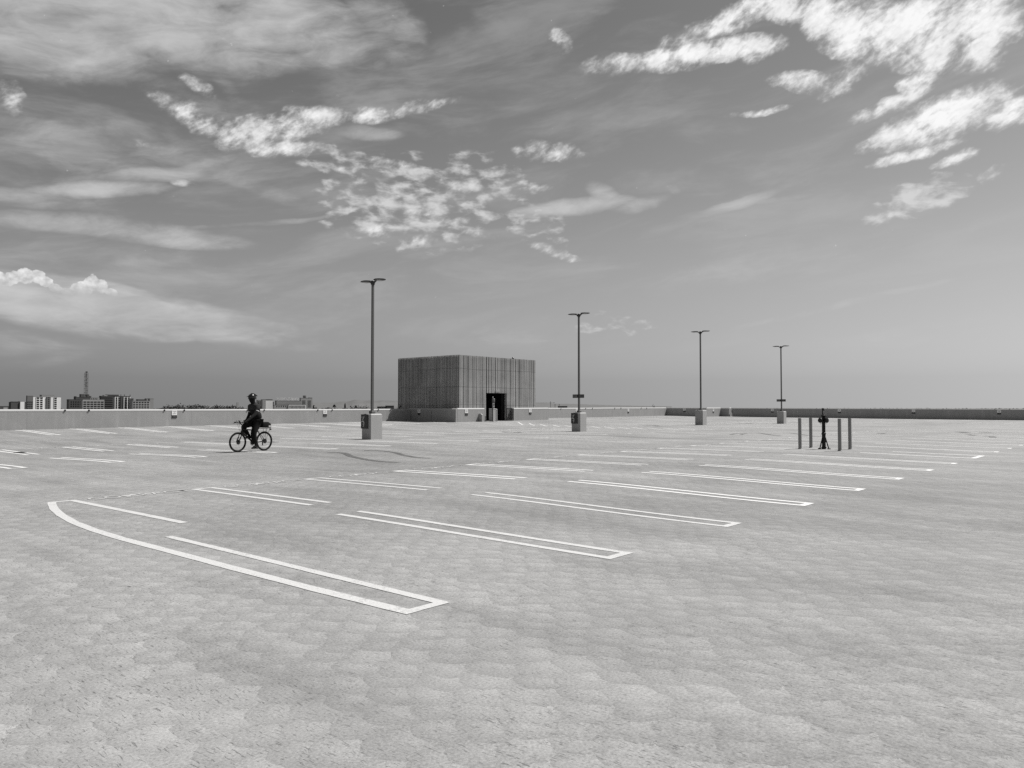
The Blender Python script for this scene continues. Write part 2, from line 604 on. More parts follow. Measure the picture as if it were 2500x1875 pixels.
def deck_material():
    m, n, bs = new_mat('trowelled concrete')
    t = n.node('ShaderNodeTexCoord').outputs['Object']
    rot = n.node('ShaderNodeMapping', vector_type='TEXTURE')
    n.l.new(t, rot.inputs[0])
    rot.inputs['Rotation'].default_value = (0, 0, GRID_ROT)
    UV = rot.outputs[0]
    sx, sy, _ = n.sep(UV)
    wob = n.vm('SUBTRACT', n.noise(UV, 1.3, 4, 0.6, 0, 1), (0.5, 0.5, 0.5))
    wx, wy, _ = n.sep(wob)
    W0 = 0.33
    a = n.m('ADD', n.m('MULTIPLY', sy, 1.0 / W0), n.m('MULTIPLY', wx, 1.1))
    b = n.m('ADD', n.m('MULTIPLY', sx, 1.0 / W0), n.m('MULTIPLY', wy, 0.95))
    R, H = 0.70, 0.54
    j1 = n.m('FLOOR', n.m('DIVIDE', n.m('ADD', b, R), H))
    cands = []
    for k in (0, 1):
        j = n.m('SUBTRACT', j1, float(k)) if k else j1
        off = n.m('ADD', n.m('FRACT', n.m('MULTIPLY', j, 0.42)), n.m('MULTIPLY', n.white(n.xyz(j, 3.7, 1.1))[0], 0.5))
        i = n.m('ROUND', n.m('SUBTRACT', a, off))
        idv = n.xyz(i, j, 0.5)
        h = n.white(idv)[0]
        dx = n.m('SUBTRACT', n.m('SUBTRACT', a, off), i)
        dy = n.m('SUBTRACT', b, n.m('MULTIPLY', j, H))
        d = n.m('SQRT', n.m('ADD', n.m('MULTIPLY', dx, dx), n.m('MULTIPLY', dy, dy)))
        an = n.m('ARCTAN2', dx, dy)
        rr = n.m('MULTIPLY', R, n.m('ADD', 0.80, n.m('MULTIPLY', h, 0.20)))
        cands.append((d, an, h, rr))
    c1, c2 = cands
    inside = n.m('LESS_THAN', c1[0], c1[3])
    d = n.mix(inside, c2[0], c1[0]); an = n.mix(inside, c2[1], c1[1]); h = n.mix(inside, c2[2], c1[2]); rr = n.mix(inside, c2[3], c1[3])
    big = n.noise(UV, 0.16, 4, 0.55)
    mid = n.noise(UV, 0.75, 4, 0.6)
    fine = n.noise(UV, 60.0, 6, 0.75)
    pit = n.noise(UV, 26.0, 3, 0.6)
    # trowel streaks that follow the arcs
    sv = n.xyz(n.m('MULTIPLY', an, 2.2), n.m('MULTIPLY', d, 24.0), n.m('MULTIPLY', h, 60.0))
    st = n.noise(sv, 1.0, 3, 0.6)
    sv2 = n.xyz(n.m('MULTIPLY', an, 5.0), n.m('MULTIPLY', d, 46.0), n.m('MULTIPLY', h, 90.0))
    st2 = n.noise(sv2, 1.0, 2, 0.5)
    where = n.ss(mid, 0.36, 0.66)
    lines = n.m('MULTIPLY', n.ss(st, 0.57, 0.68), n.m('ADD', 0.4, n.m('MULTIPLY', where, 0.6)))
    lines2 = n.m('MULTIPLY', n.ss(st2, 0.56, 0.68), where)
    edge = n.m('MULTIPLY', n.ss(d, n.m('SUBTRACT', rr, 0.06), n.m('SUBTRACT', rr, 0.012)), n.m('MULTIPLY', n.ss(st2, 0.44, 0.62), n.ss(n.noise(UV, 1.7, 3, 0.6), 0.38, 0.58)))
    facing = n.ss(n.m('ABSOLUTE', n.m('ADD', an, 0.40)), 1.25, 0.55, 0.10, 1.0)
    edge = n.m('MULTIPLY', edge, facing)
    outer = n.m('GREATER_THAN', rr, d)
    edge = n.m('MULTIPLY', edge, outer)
    groove_shade = n.m('MAXIMUM', n.m('MULTIPLY', n.m('MULTIPLY', lines, facing), 0.9), n.m('MAXIMUM', n.m('MULTIPLY', n.m('MULTIPLY', lines2, facing), 0.65), n.m('MULTIPLY', edge, 0.95)))  # groove micro-shadows painted into the colour; pits and dashes join below
    groove_shade = n.m('MAXIMUM', groove_shade, n.m('MULTIPLY', n.ss(pit, 0.68, 0.74), 0.6))
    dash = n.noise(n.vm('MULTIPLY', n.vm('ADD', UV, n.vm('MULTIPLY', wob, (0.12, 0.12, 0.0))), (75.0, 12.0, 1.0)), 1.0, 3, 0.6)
    groove_shade = n.m('MAXIMUM', groove_shade, n.m('MULTIPLY', n.ss(dash, 0.59, 0.66), n.m('ADD', 0.30, n.m('MULTIPLY', where, 0.55))))
    tone = n.lin(n.m('DIVIDE', d, rr), 0.15, 1.0, 1.115, 0.895)  # soft relief shading of each scallop, painted as a colour gradient
    val = n.m('MULTIPLY', 0.201, n.m('ADD', 0.95, n.m('MULTIPLY', h, 0.10)))
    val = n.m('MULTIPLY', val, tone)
    val = n.m('MULTIPLY', val, n.lin(big, 0.3, 0.7, 0.87, 1.13))
    val = n.m('MULTIPLY', val, n.lin(mid, 0.3, 0.7, 0.955, 1.045))
    val = n.m('MULTIPLY', val, n.lin(n.noise(n.vm('MULTIPLY', UV, (1.0, 0.35, 1)), 1.1, 5, 0.6), 0.3, 0.7, 0.85, 1.15))
    val = n.m('MULTIPLY', val, n.lin(fine, 0.25, 0.75, 0.55, 1.45))
    val = n.m('MULTIPLY', val, n.m('SUBTRACT', 1.0, n.m('MULTIPLY', groove_shade, 0.62)))
    # the parking bays are dirtier than the aisle
    val = n.m('MULTIPLY', val, n.lin(n.m('ADD', sx, n.m('MULTIPLY', big, 6.0)), 5.0, 14.0, 1.09, 0.89))
    val = n.m('MULTIPLY', val, n.lin(sx, 15.0, 30.0, 1.0, 1.15))
    val = n.m('MULTIPLY', val, n.lin(n.noise(n.vm('MULTIPLY', UV, (0.9, 0.16, 1)), 1.0, 5, 0.65), 0.32, 0.68, 0.87, 1.13))
    spots = n.node('ShaderNodeTexVoronoi')
    n.l.new(UV, spots.inputs['Vector']); spots.inputs['Scale'].default_value = 0.9
    val = n.m('MULTIPLY', val, n.ss(spots.outputs['Distance'], 0.010, 0.022, 0.12, 1.0))
    drip = n.noise(UV, 1.6, 4, 0.7)
    val = n.m('MULTIPLY', val, n.m('SUBTRACT', 1.0, n.m('MULTIPLY', n.ss(drip, 0.68, 0.76), 0.14)))
    # dark band of grime along the pour joint, and a pale sawn joint nearer the camera
    wav = n.m('MULTIPLY', n.m('SUBTRACT', n.noise(UV, 0.2, 3, 0.5), 0.5), 2.0)
    bd = n.m('ABSOLUTE', n.m('ADD', n.m('SUBTRACT', sx, 32.6), wav))
    val = n.m('MULTIPLY', val, n.m('SUBTRACT', 1.0, n.m('MULTIPLY', n.ss(bd, 1.1, 0.2), 0.20)))
    bd2 = n.m('ABSOLUTE', n.m('SUBTRACT', sx, 50.6))
    val = n.m('MULTIPLY', val, n.m('SUBTRACT', 1.0, n.m('MULTIPLY', n.ss(bd2, 1.0, 0.2), 0.13)))
    bd3 = n.m('ABSOLUTE', n.m('SUBTRACT', sx, 11.0))
    val = n.m('MULTIPLY', val, n.m('ADD', 1.0, n.m('MULTIPLY', n.m('MULTIPLY', n.ss(bd3, 0.09, 0.05), n.ss(sy, 8.5, 11.0)), 0.14)))
    grey(n, bs, val)
    bs.inputs['Roughness'].default_value = 0.85
    bs.inputs['Specular IOR Level'].default_value = 0.25
    hgt = n.m('ADD', n.m('MULTIPLY', n.m('POWER', n.m('DIVIDE', d, rr), 3.0), 0.5), n.m('SUBTRACT', n.m('MULTIPLY', fine, 0.28), n.m('MULTIPLY', groove_shade, 0.9)))
    bp = n.node('ShaderNodeBump')
    bp.inputs['Strength'].default_value = 0.45
    bp.inputs['Distance'].default_value = 0.010
    n.l.new(hgt, bp.inputs['Height'])
    n.l.new(bp.outputs[0], bs.inputs['Normal'])
    return m


def paint_material(name, val, wear):
    m, n, bs = new_mat(name)
    t = n.node('ShaderNodeTexCoord').outputs['Object']
    f = n.noise(t, 55.0, 5, 0.7)
    g = n.noise(t, 3.0, 4, 0.6)
    worn = n.ss(n.m('ADD', f, n.m('MULTIPLY', g, 0.45)), 0.74, 0.86)
    grey(n, bs, n.mix(n.m('MULTIPLY', worn, wear), n.lin(g, 0.3, 0.7, val * 0.93, val * 1.04), 0.24))
    bs.inputs['Roughness'].default_value = 0.7
    bp = n.node('ShaderNodeBump')
    bp.inputs['Strength'].default_value = 0.3
    bp.inputs['Distance'].default_value = 0.006
    n.l.new(f, bp.inputs['Height'])
    n.l.new(bp.outputs[0], bs.inputs['Normal'])
    return m


M = {}
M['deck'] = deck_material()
M['paint'] = paint_material('white road paint', 0.43, 0.75)
M['far_paint'] = paint_material('fresh road paint', 0.54, 0.4)
M['old_paint'] = paint_material('worn road paint', 0.36, 0.6)
M['wall'] = plain('cast concrete', 0.29, 0.8, var=0.13, scale=0.9, streak=0.16, bump=0.3)
M['coping'] = plain('coping concrete', 0.34, 0.8, var=0.06, scale=1.5)
M['pier'] = plain('pier concrete', 0.34, 0.8, var=0.10, scale=1.6, streak=0.12, bump=0.3)
M['pole'] = plain('weathered steel pole', 0.085, 0.6, 0.0, var=0.02)
M['pole_dark'] = plain('dark lamp head', 0.03, 0.5, 0.2)
M['black'] = plain('black enamel', 0.006, 0.5, spec=0.3)
M['black_matt'] = plain('black cloth', 0.006, 0.9, spec=0.2)
M['rubber'] = plain('tyre rubber', 0.006, 0.8, spec=0.2)
M['dark_steel'] = plain('dark steel', 0.03, 0.45, 0.5)
M['bollard'] = plain('bollard grey', 0.24, 0.55, var=0.07, scale=5, streak=0.1)
M['sign_white'] = plain('sign white', 0.80, 0.5, var=0.03)
M['sign_black'] = plain('sign black', 0.012, 0.4, var=0.05)
M['mark_white'] = plain('white print', 0.62, 0.5, var=0.03)
M['mark_black'] = plain('dark print', 0.06, 0.5, var=0.03)
M['mark_grey'] = plain('faint grey print', 0.20, 0.5, var=0.03)
M['lens'] = plain('lamp lens', 0.22, 0.25, var=0.03)
M['skin'] = plain('skin', 0.014, 0.95, var=0.04, spec=0.1)
M['shirt'] = plain('grey uniform shirt', 0.028, 0.9, var=0.12, scale=9, spec=0.2)
M['trim'] = plain('pale reflective trim', 0.42, 0.4, var=0.03)
M['chrome'] = plain('bright spoke steel', 0.35, 0.3, 0.8, var=0.02)
M['helmet'] = plain('glossy helmet', 0.01, 0.15, var=0.02)
M['dark_room'] = plain('shade-painted interior', 0.02, 0.9, spec=0.1)  # near-black colour paints the shade inside the stair lobby
M['w_darker'] = plain('dark and shade-painted cladding', 0.10, 0.8, var=0.05, scale=0.05)  # dark cladding; on the white tower's left side it paints the shade
M['steel_plate'] = plain('rusty steel plate', 0.09, 0.6, var=0.1)


def ribbed_material():
    m, n, bs = new_mat('ribbed concrete')
    t = n.node('ShaderNodeTexCoord').outputs['Object']
    x, y, z = n.sep(t)
    a = n.noise(n.vm('MULTIPLY', t, (6.0, 6.0, 0.18)), 1.0, 5, 0.65)
    b = n.noise(n.vm('MULTIPLY', t, (0.5, 0.5, 0.9)), 1.0, 4, 0.6)
    # lift joints of the formwork
    zz = n.m('ADD', z, n.m('MULTIPLY', n.m('SUBTRACT', n.noise(t, 0.3, 2, 0.5), 0.5), 0.25))
    j = n.m('ABSOLUTE', n.m('SUBTRACT', n.m('FRACT', n.m('DIVIDE', zz, 1.46)), 0.5))
    joint = n.ss(j, 0.475, 0.495)
    band = n.noise(n.xyz(n.m('MULTIPLY', n.m('FLOOR', n.m('ADD', n.m('DIVIDE', zz, 1.46), 0.5)), 7.3), 0.0, 0.0), 1.0, 0)
    f = n.m('MULTIPLY', n.lin(a, 0.3, 0.7, 0.68, 1.25), n.lin(b, 0.3, 0.7, 0.85, 1.15))
    f = n.m('MULTIPLY', f, n.lin(band, 0.3, 0.7, 0.90, 1.10))
    f = n.m('MULTIPLY', f, n.m('SUBTRACT', 1.0, n.m('MULTIPLY', joint, 0.35)))
    grey(n, bs, n.m('MULTIPLY', f, 0.33))
    bs.inputs['Roughness'].default_value = 0.9
    bs.inputs['Specular IOR Level'].default_value = 0.2
    return m


M['ribbed'] = ribbed_material()


# ------------------------------------------------------------------ ground far below and the deck
def ground_mat():
    m, n, bs = new_mat('city ground')
    t = n.node('ShaderNodeTexCoord').outputs['Object']
    a = n.noise(t, 0.004, 6, 0.6)
    grey(n, bs, n.lin(a, 0.3, 0.7, 0.06, 0.16))
    bs.inputs['Roughness'].default_value = 0.95
    return m


LOW = -20.0
gb = 16000.0
ground = mesh_obj('ground', [(-gb, -gb, LOW), (gb, -gb, LOW), (gb, gb, LOW), (-gb, gb, LOW)], [(0, 1, 2, 3)], ground_mat())
tag(ground, kind='structure')

us = np.arange(-14, 93.01, 0.5)
vs_ = np.arange(-28, 51.01, 0.5)
UU, VV = np.meshgrid(us, vs_, indexing='ij')
ZZ = deck_z(UU.ravel(), VV.ravel())
XX = CU * UU.ravel() - SU * VV.ravel()
YY = SU * UU.ravel() + CU * VV.ravel()
nu, nv = len(us), len(vs_)
verts = np.stack([XX, YY, ZZ], 1)
idx = np.arange(nu * nv).reshape(nu, nv)
faces = np.stack([idx[:-1, :-1].ravel(), idx[1:, :-1].ravel(), idx[1:, 1:].ravel(), idx[:-1, 1:].ravel()], 1)
# skirt and underside
border = np.concatenate([idx[:, 0], idx[-1, 1:], idx[:-1, -1][::-1], idx[0, 1:-1][::-1]])
low = verts[border].copy(); low[:, 2] = -1.0
nb = len(border)
base_i = len(verts)
verts = np.concatenate([verts, low])
fl = faces.tolist()
for k in range(nb):
    k2 = (k + 1) % nb
    fl.append([int(border[k2]), int(border[k]), base_i + k, base_i + k2])
fl.append([base_i + k for k in range(nb)][::-1])
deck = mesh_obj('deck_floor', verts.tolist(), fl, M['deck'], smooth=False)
for p in deck.data.polygons:
    p.use_smooth = True
deck.data.set_sharp_from_angle(angle=math.radians(30))
tag(deck, kind='structure')
# the storeys below the deck
bmb = bmesh.new()
box(bmb, (39.5, 11.5, (LOW - 1.02) / 2), (104, 76, -1.02 - LOW))
gar = bm_obj('garage_wall', bmb, M['wall'], deck, matrix=Matrix.Rotation(GRID_ROT, 4, 'Z'))


# ------------------------------------------------------------------ painted markings (parts of the deck)
LIFT = 0.004


def strip_path(name, pts, width, mat=None, lift=LIFT, step=0.16):
    """painted line along points in the site grid, mitred, following the deck"""
    P2 = [np.array(p, float) for p in pts]
    # resample
    out = [P2[0]]; corner = [True]
    for a, b in zip(P2[:-1], P2[1:]):
        L = np.linalg.norm(b - a); k = max(1, int(math.ceil(L / step)))
        for i in range(1, k + 1):
            out.append(a + (b - a) * i / k)
    vs, fs = [], []
    n = len(out)
    jit = random.Random(int(P2[0][0] * 97 + P2[0][1] * 31))
    for i in range(n):
        if i == 0: d0 = d1 = out[1] - out[0]
        elif i == n - 1: d0 = d1 = out[-1] - out[-2]
        else: d0 = out[i] - out[i - 1]; d1 = out[i + 1] - out[i]
        d0 = d0 / np.linalg.norm(d0); d1 = d1 / np.linalg.norm(d1)
        n0 = np.array([-d0[1], d0[0]]); n1 = np.array([-d1[1], d1[0]])
        mt = n0 + n1; mt /= np.linalg.norm(mt)
        s = (width / 2 + jit.uniform(-0.003, 0.003)) / max(0.35, mt.dot(n0))
        for sg in (-1, 1):
            q = out[i] + mt * s * sg
            vs.append((q[0], q[1]))
        if i:
            k = 2 * i
            fs.append((k - 2, k, k + 1, k - 1))
    arr = np.array(vs)
    z = deck_z(arr[:, 0], arr[:, 1]) + lift
    V3 = [(*G(p[0], p[1]), zz) for p, zz in zip(vs, z)]
    # orient upward
    return mesh_obj(name, V3, fs, mat or M['paint'], deck)


def hairpin(name, u_hi, gap, v_open, v_closed, width=0.115, mat=None):
    """two parallel lines joined by a bar at v_closed"""
    hi, lo = u_hi - width / 2, u_hi - gap + width / 2
    return strip_path(name, [(hi, v_open), (hi, v_closed), (lo, v_closed), (lo, v_open)], width, mat)


# row E: full size stalls nearest the camera, closed end towards the camera aisle
for k in range(1, 8):
    hairpin('stall_line', 4.39 + 2.743 * k, 0.46, 9.02, 4.40 + 0.05, 0.105 if k < 3 else 0.12, None if k < 3 else M['far_paint'])
strip_path('stall_line', [(27.40, 7.0), (27.40, 4.45), (25.99, 4.45), (25.99, 7.6)], 0.15, M['far_paint'])
for k in range(9, 19):
    hairpin('stall_line', 27.43 + 2.743 * (k - 8), 0.46, 9.0, 4.45, 0.13, M['far_paint'])
# row F: compact stalls, closed end towards the middle aisle
for k in range(1, 21):
    hairpin('stall_line', 5.02 + 2.438 * k, 0.46, 10.13, 13.83, 0.11 if k < 3 else 0.12, None if k < 3 else M['far_paint'])
# the island end: one long outline that sweeps round to join rows E and F
strip_path('island_outline', [(4.34, 9.12), (4.34, 4.46), (3.98, 4.46)], 0.10)
island = [(3.98, 4.41), (3.94, 5.6), (3.92, 7.0), (3.92, 8.4), (3.92, 9.4), (3.96, 10.3), (4.05, 11.2), (4.20, 12.1), (4.38, 12.9), (4.58, 13.6), (4.66, 13.83), (4.97, 13.83), (4.97, 10.0)]
strip_path('island_outline', island, 0.12)
# rows G and K either side of the lamp line
for k in range(-2, 28):
    hairpin('stall_line', 6.97 + 2.438 * k, 0.46, 27.0, 22.40, 0.125, M['far_paint'])
for k in range(-2, 30):
    hairpin('stall_line', 9.56 + 2.438 * k, 0.46, 29.45, 33.30, 0.125, M['far_paint'])
# row L along the parapet
for k in range(-1, 11):
    uu = 14.86 + 2.743 * k
    if uu < 44: hairpin('stall_line', uu, 0.50, 48.55, 42.9, 0.14, M['far_paint'])
for k in range(0, 9):
    hairpin('stall_line', 60.5 + 2.743 * k, 0.46, 48.3, 43.1, mat=M['old_paint'])
# stalls along the far parapet
for k in range(0, 17):
    vv = -12.0 + 2.743 * k
    u0, u1 = 85.6, 91.2
    strip_path('stall_line', [(u1, vv + .22), (u0, vv + .22), (u0, vv - .22), (u1, vv - .22)], 0.10)
for k in range(0, 9):
    vv = 2.0 + 2.743 * k
    strip_path('stall_line', [(79.0, vv + .22), (74.2, vv + .22), (74.2, vv - .22), (79.0, vv - .22)], 0.10, M['old_paint'])
# hatched walkway from the stair door
hx = [(205, 157), (307, 161), (412, 166), (520, 171), (630, 176), (750, 181.5), (865, 187), (985, 192), (1112, 197), (1240, 202), (1370, 207), (1490, 210), (1620, 213)]
for k, _ in enumerate(hx):
    v0 = 40.0 - k * 1.30
    u0 = 47.7 - k * 0.12
    strip_path('hatch_line', [(u0 + 1.25, v0 + 1.3), (u0 - 1.25, v0 - 1.3)], 0.16)


def word(text, u0, v0, length, height, mat):
    cu = bpy.data.curves.new('lettering', 'FONT')
    cu.body = text; cu.size = 1.0; cu.space_character = 1.12; cu.offset = 0.012
    tmp = bpy.data.objects.new('lettering', cu)
    COL.objects.link(tmp)
    dg = bpy.context.evaluated_depsgraph_get()
    me = bpy.data.meshes.new_from_object(tmp.evaluated_get(dg))
    bpy.data.objects.remove(tmp)
    n = len(me.vertices)
    co = np.zeros(n * 3); me.vertices.foreach_get('co', co); co = co.reshape(-1, 3)
    mn, mx = co.min(0), co.max(0)
    uu = u0 + (co[:, 0] - mn[0]) / (mx[0] - mn[0]) * length
    vv = v0 + (co[:, 1] - mn[1]) / (mx[1] - mn[1]) * height
    zz = deck_z(uu, vv) + 0.006
    co = np.stack([CU * uu - SU * vv, SU * uu + CU * vv, zz], 1)
    me.vertices.foreach_set('co', co.ravel())
    me.materials.clear(); me.materials.append(mat)
    me.update()
    return link(bpy.data.objects.new('lettering', me), deck)


for k in range(0, 20):
    word('COMPACT', 5.02 + 2.438 * k + 0.17, 13.58, 1.72, 0.36, M['old_paint'])
for k in range(-2, 28):
    word('COMPACT', 9.56 + 2.438 * k + 0.22, 33.0, 1.60, 0.44, M['old_paint'])


# tyre marks, with lamp head shadows painted as dark strips among them
def skid_shade_mat():
    m, n, bs = new_mat('tyre and shade mark')
    t = n.node('ShaderNodeTexCoord').outputs['Object']
    a = n.noise(t, 6.0, 5, 0.7)
    grey(n, bs, 0.07)
    bs.inputs['Roughness'].default_value = 0.9
    n.l.new(n.lin(a, 0.35, 0.65, 0.30, 0.80), bs.inputs['Alpha'])
    return m


M['skid_shade'] = skid_shade_mat()


def px_deck(px, py):
    """site-grid position of a surveyed bearing (photo measurements of the tyre marks and lamp shadows)"""
    x = (px - 1250) / 1878.0; dn = (py - 994) / 1878.0
    Y = 1.5 / dn
    for _ in range(6):
        X = x * Y
        u = CU * X + SU * Y; v = -SU * X + CU * Y
        Y = (EYE - dz1(u, v)) / dn
    X = x * Y
    return (CU * X + SU * Y, -SU * X + CU * Y)


def smooth_path(pts, n=6):
    out = []
    P = [np.array(p, float) for p in pts]
    for i in range(len(P) - 1):
        p0 = P[max(i - 1, 0)]; p1 = P[i]; p2 = P[i + 1]; p3 = P[min(i + 2, len(P) - 1)]
        for k in range(n):
            t = k / n
            out.append(0.5 * ((2 * p1) + (-p0 + p2) * t + (2 * p0 - 5 * p1 + 4 * p2 - p3) * t * t + (-p0 + 3 * p1 - 3 * p2 + p3) * t**3))
    out.append(P[-1])
    return out


SKID_SHADES = [
    ([(15.26, 21.06), (15.53, 20.78), (15.35, 20.19), (14.83, 19.25), (14.49, 18.37), (14.15, 17.42), (14.02, 16.70), (14.01, 16.08)], 0.22),
    ([(16.71, 20.97), (17.01, 20.69), (17.01, 20.15), (16.84, 19.53), (16.37, 18.67), (16.02, 17.91), (15.77, 17.26), (15.73, 16.62)], 0.2),
    ([(39.44, 18.18), (40.74, 18.50), (42.04, 18.47), (42.52, 17.94), (41.10, 16.88), (39.58, 15.93), (38.77, 15.17)], 0.22),
    ([(39.49, 17.63), (40.45, 17.93), (41.17, 18.04)], 0.18),
    ([(43.62, 16.83), (43.05, 16.15), (41.07, 14.97), (38.85, 13.55), (38.52, 12.94)], 0.2),
    ([(49.53, 9.36), (49.36, 9.02), (48.13, 8.50)], 0.45),
    ([(49.78, 8.15), (49.65, 7.87), (49.21, 7.51)], 0.45),
    ([(45.51, 8.00), (44.53, 7.59), (44.27, 7.51)], 0.3),
    ([(43.82, 7.03), (43.61, 6.66), (42.58, 6.46)], 0.3),
    ([(44.08, 11.91), (44.85, 11.95), (44.92, 11.82)], 0.4),
    ([(54.89, 33.28), (54.21, 32.11), (52.58, 30.20)], 0.4),  # painted shadow of the third lamp's heads
    ([(67.90, 31.03), (68.59, 30.33), (69.94, 30.00)], 0.35),  # painted shadow of the farthest lamp's heads
    ([(35.48, 31.24), (35.50, 30.43), (35.92, 30.06)], 0.35),  # painted shadow of the second lamp's heads
]
for pts, wd in SKID_SHADES:
    strip_path('tyre_and_shade_mark', smooth_path(pts), wd, M['skid_shade'], lift=0.010)

# steel cover plate lying on the deck at the left
cpu, cpv = 10.05, 30.9


# drain cover
def drain():
    t = empty('drain_cover', 'round black drain cover let into the pale deck near the left wall', 'drain', (*G(9.4, 31.0), dz1(9.4, 31.0)), GRID_ROT)
    bm = bmesh.new(); lathe(bm, [(0.21, 0.0), (0.21, 0.012), (0.19, 0.016), (0.17, 0.012)], 28)
    bm_obj('rim', bm, M['dark_steel'], t)
    bm = bmesh.new(); lathe(bm, [(0.165, 0.0), (0.165, 0.02), (0.12, 0.026)], 24)
    bm_obj('lid', bm, M['black'], t)


drain()


# ------------------------------------------------------------------ parapet walls
def top_left(u):
    return EYE - np.interp(u, [0, 14, 37, 62, 75, 92], [0.115, 0.120, 0.146, 0.10, 0.05, 0.04])


def top_right(v):
    return EYE - np.interp(v, [-30, 11, 38, 50], [0.24, 0.17, 0.09, 0.05])


def wall_run(p0, p1, nrm, thick, ztop, label, panel=6.0, cham=0.075, ends=True, gap=0.006, name='parapet_wall'):
    """concrete upstand between two site-grid points; nrm = direction of the face towards the deck; panels and coping are parts"""
    p0 = np.array(p0, float); p1 = np.array(p1, float); nrm = np.array(nrm, float)
    L = np.linalg.norm(p1 - p0); d = (p1 - p0) / L
    mid = (p0 + p1) / 2
    t = empty(name, label, 'wall', (*G(*mid), dz1(*mid)))
    base = Vector(t.location)
    k = max(1, int(round(L / panel)))
    ch = 0.14

    def P(a, back, z):
        q = p0 + d * a - nrm * back
        x, y = G(*q)
        return (x - base.x, y - base.y, z - base.z)

    for i in range(k):
        a0 = L * i / k + (gap / 2 if i else 0); a1 = L * (i + 1) / k - (gap / 2 if i < k - 1 else 0)
        vs = []
        for a in (a0, a1):
            q = p0 + d * a
            zt = ztop(q) - ch
            zb = dz1(*q) - 0.4
            vs += [P(a, 0, zb), P(a, 0, zt), P(a, thick, zt), P(a, thick, zb)]
        fs = [(0, 1, 2, 3), (7, 6, 5, 4), (0, 4, 5, 1), (1, 5, 6, 2), (2, 6, 7, 3), (3, 7, 4, 0)]
        o = mesh_obj('wall_panel', vs, fs, M['wall'], t)
        fix_normals(o)
    # coping with a sloped front arris
    n = max(2, k + 1)
    vs, fs = [], []
    for i in range(n):
        a = L * i / (n - 1)
        q = p0 + d * a
        zt = ztop(q)
        vs += [P(a, -0.004, zt - ch), P(a, -0.004, zt - cham), P(a, cham, zt), P(a, thick - 0.03, zt), P(a, thick + 0.004, zt - 0.03), P(a, thick + 0.004, zt - ch)]
    for i in range(n - 1):
        for j in range(6):
            fs.append((6 * i + j, 6 * i + (j + 1) % 6, 6 * i + 6 + (j + 1) % 6, 6 * i + 6 + j))
    fs.append(tuple(range(6))); fs.append(tuple(6 * (n - 1) + j for j in reversed(range(6))))
    o = mesh_obj('coping', vs, fs, M['coping'], t)
    fix_normals(o)
    return t


def fix_normals(o):
    bm = bmesh.new(); bm.from_mesh(o.data)
    bmesh.ops.recalc_face_normals(bm, faces=bm.faces[:])
    bm.to_mesh(o.data); bm.free()


TL = lambda q: float(top_left(q[0]))
TR = lambda q: float(top_right(q[1]))
NV, NU = (0, -1), (-1, 0)
TP = lambda q: EYE - 0.075
left_wall = wall_run((-13.5, 48.7), (43.62, 48.7), NV, 0.22, TL, 'long sunlit concrete parapet running from the left edge to the penthouse', panel=9.5)
pent_side = wall_run((43.64, 48.92), (43.64, 43.3), NU, 0.2, lambda q: TP(q) - 0.012, 'shaded concrete parapet in front of the dark side of the penthouse', panel=2.4, gap=0.03)
front_wall = wall_run((43.86, 43.3), (47.05, 43.3), NV, 0.2, TP, 'short sunlit parapet left of the penthouse doorway', panel=9)
right_of_door = wall_run((50.6, 43.3), (55.66, 43.3), NV, 0.2, lambda q: EYE - np.interp(q[0], [50, 56], [0.065, 0.045]), 'sunlit parapet right of the penthouse doorway and railing', panel=9)
wall_run((55.66, 43.52), (55.66, 48.68), (1, 0), 0.18, lambda q: EYE - 0.06, 'parapet return stepping back beyond the penthouse', panel=9)
far_wall = wall_run((55.9, 48.7), (86.9, 48.7), NV, 0.22, lambda q: TL(q) if q[0] > 66 else EYE - 0.075, 'distant sunlit parapet behind the second lamp post', panel=6.1)
wall_run((87.0, 48.92), (87.0, 43.25), NU, 0.22, lambda q: TR((0, q[1])) + 0.01, 'shaded parapet closing the far corner behind the third lamp post', panel=6)
wall_run((87.22, 43.25), (91.0, 43.25), NV, 0.22, lambda q: EYE - 0.06, 'small sunlit parapet step in the far corner', panel=6)
wall_run((91.0, 43.47), (91.0, 42.15), NU, 0.22, lambda q: EYE - 0.075, 'narrow shaded parapet piece beside the bright step', panel=4)
wall_run((91.22, 42.15), (91.72, 42.15), NV, 0.20, lambda q: EYE - 0.055, 'very narrow bright parapet end in the far corner', panel=4)
right_wall = wall_run((91.5, 41.95), (91.5, -27.5), NU, 0.22, TR, 'long shaded parapet along the whole right side', panel=13.0)


# anchors on the coping, parts of the wall they are bolted to
def add_local(parent, o, loc, rz=0.0):
    o.location = Vector(loc) - Vector(parent.location)
    o.rotation_euler = (0, 0, rz)


bm = bmesh.new()
lathe(bm, [(0.055, -0.022), (0.05, 0.0), (0.05, 0.02)], 10, (0, 0, 0), 'Y')
box(bm, (0, -0.012, 0.035), (0.045, 0.02, 0.05))
anchor = bpy.data.meshes.new('bracket'); bm.to_mesh(anchor); bm.free(); anchor.materials.append(M['black'])
anchor_l = anchor.copy(); anchor_l.materials.clear(); anchor_l.materials.append(M['trim'])
for k in range(-3, 13):
    for s in (0, 1.3):
        u = 17.0 + 5.8 * k + s
        if -1 < u < 43 or 63.5 < u < 86:
            par = left_wall if u < 43 else far_wall
            o = link(bpy.data.objects.new('bracket', anchor), par)
            add_local(par, o, (*G(u, 48.69), TL((u, 0)) - 0.075), GRID_ROT)
for k in range(-4, 6):
    for s in (0, 1.25):
        v = 12.4 + 5.95 * k + s
        if -26 < v < 41:
            o = link(bpy.data.objects.new('bracket', anchor_l), right_wall)
            add_local(right_wall, o, (*G(91.49, v), TR((0, v)) - 0.045), GRID_ROT - math.pi / 2)


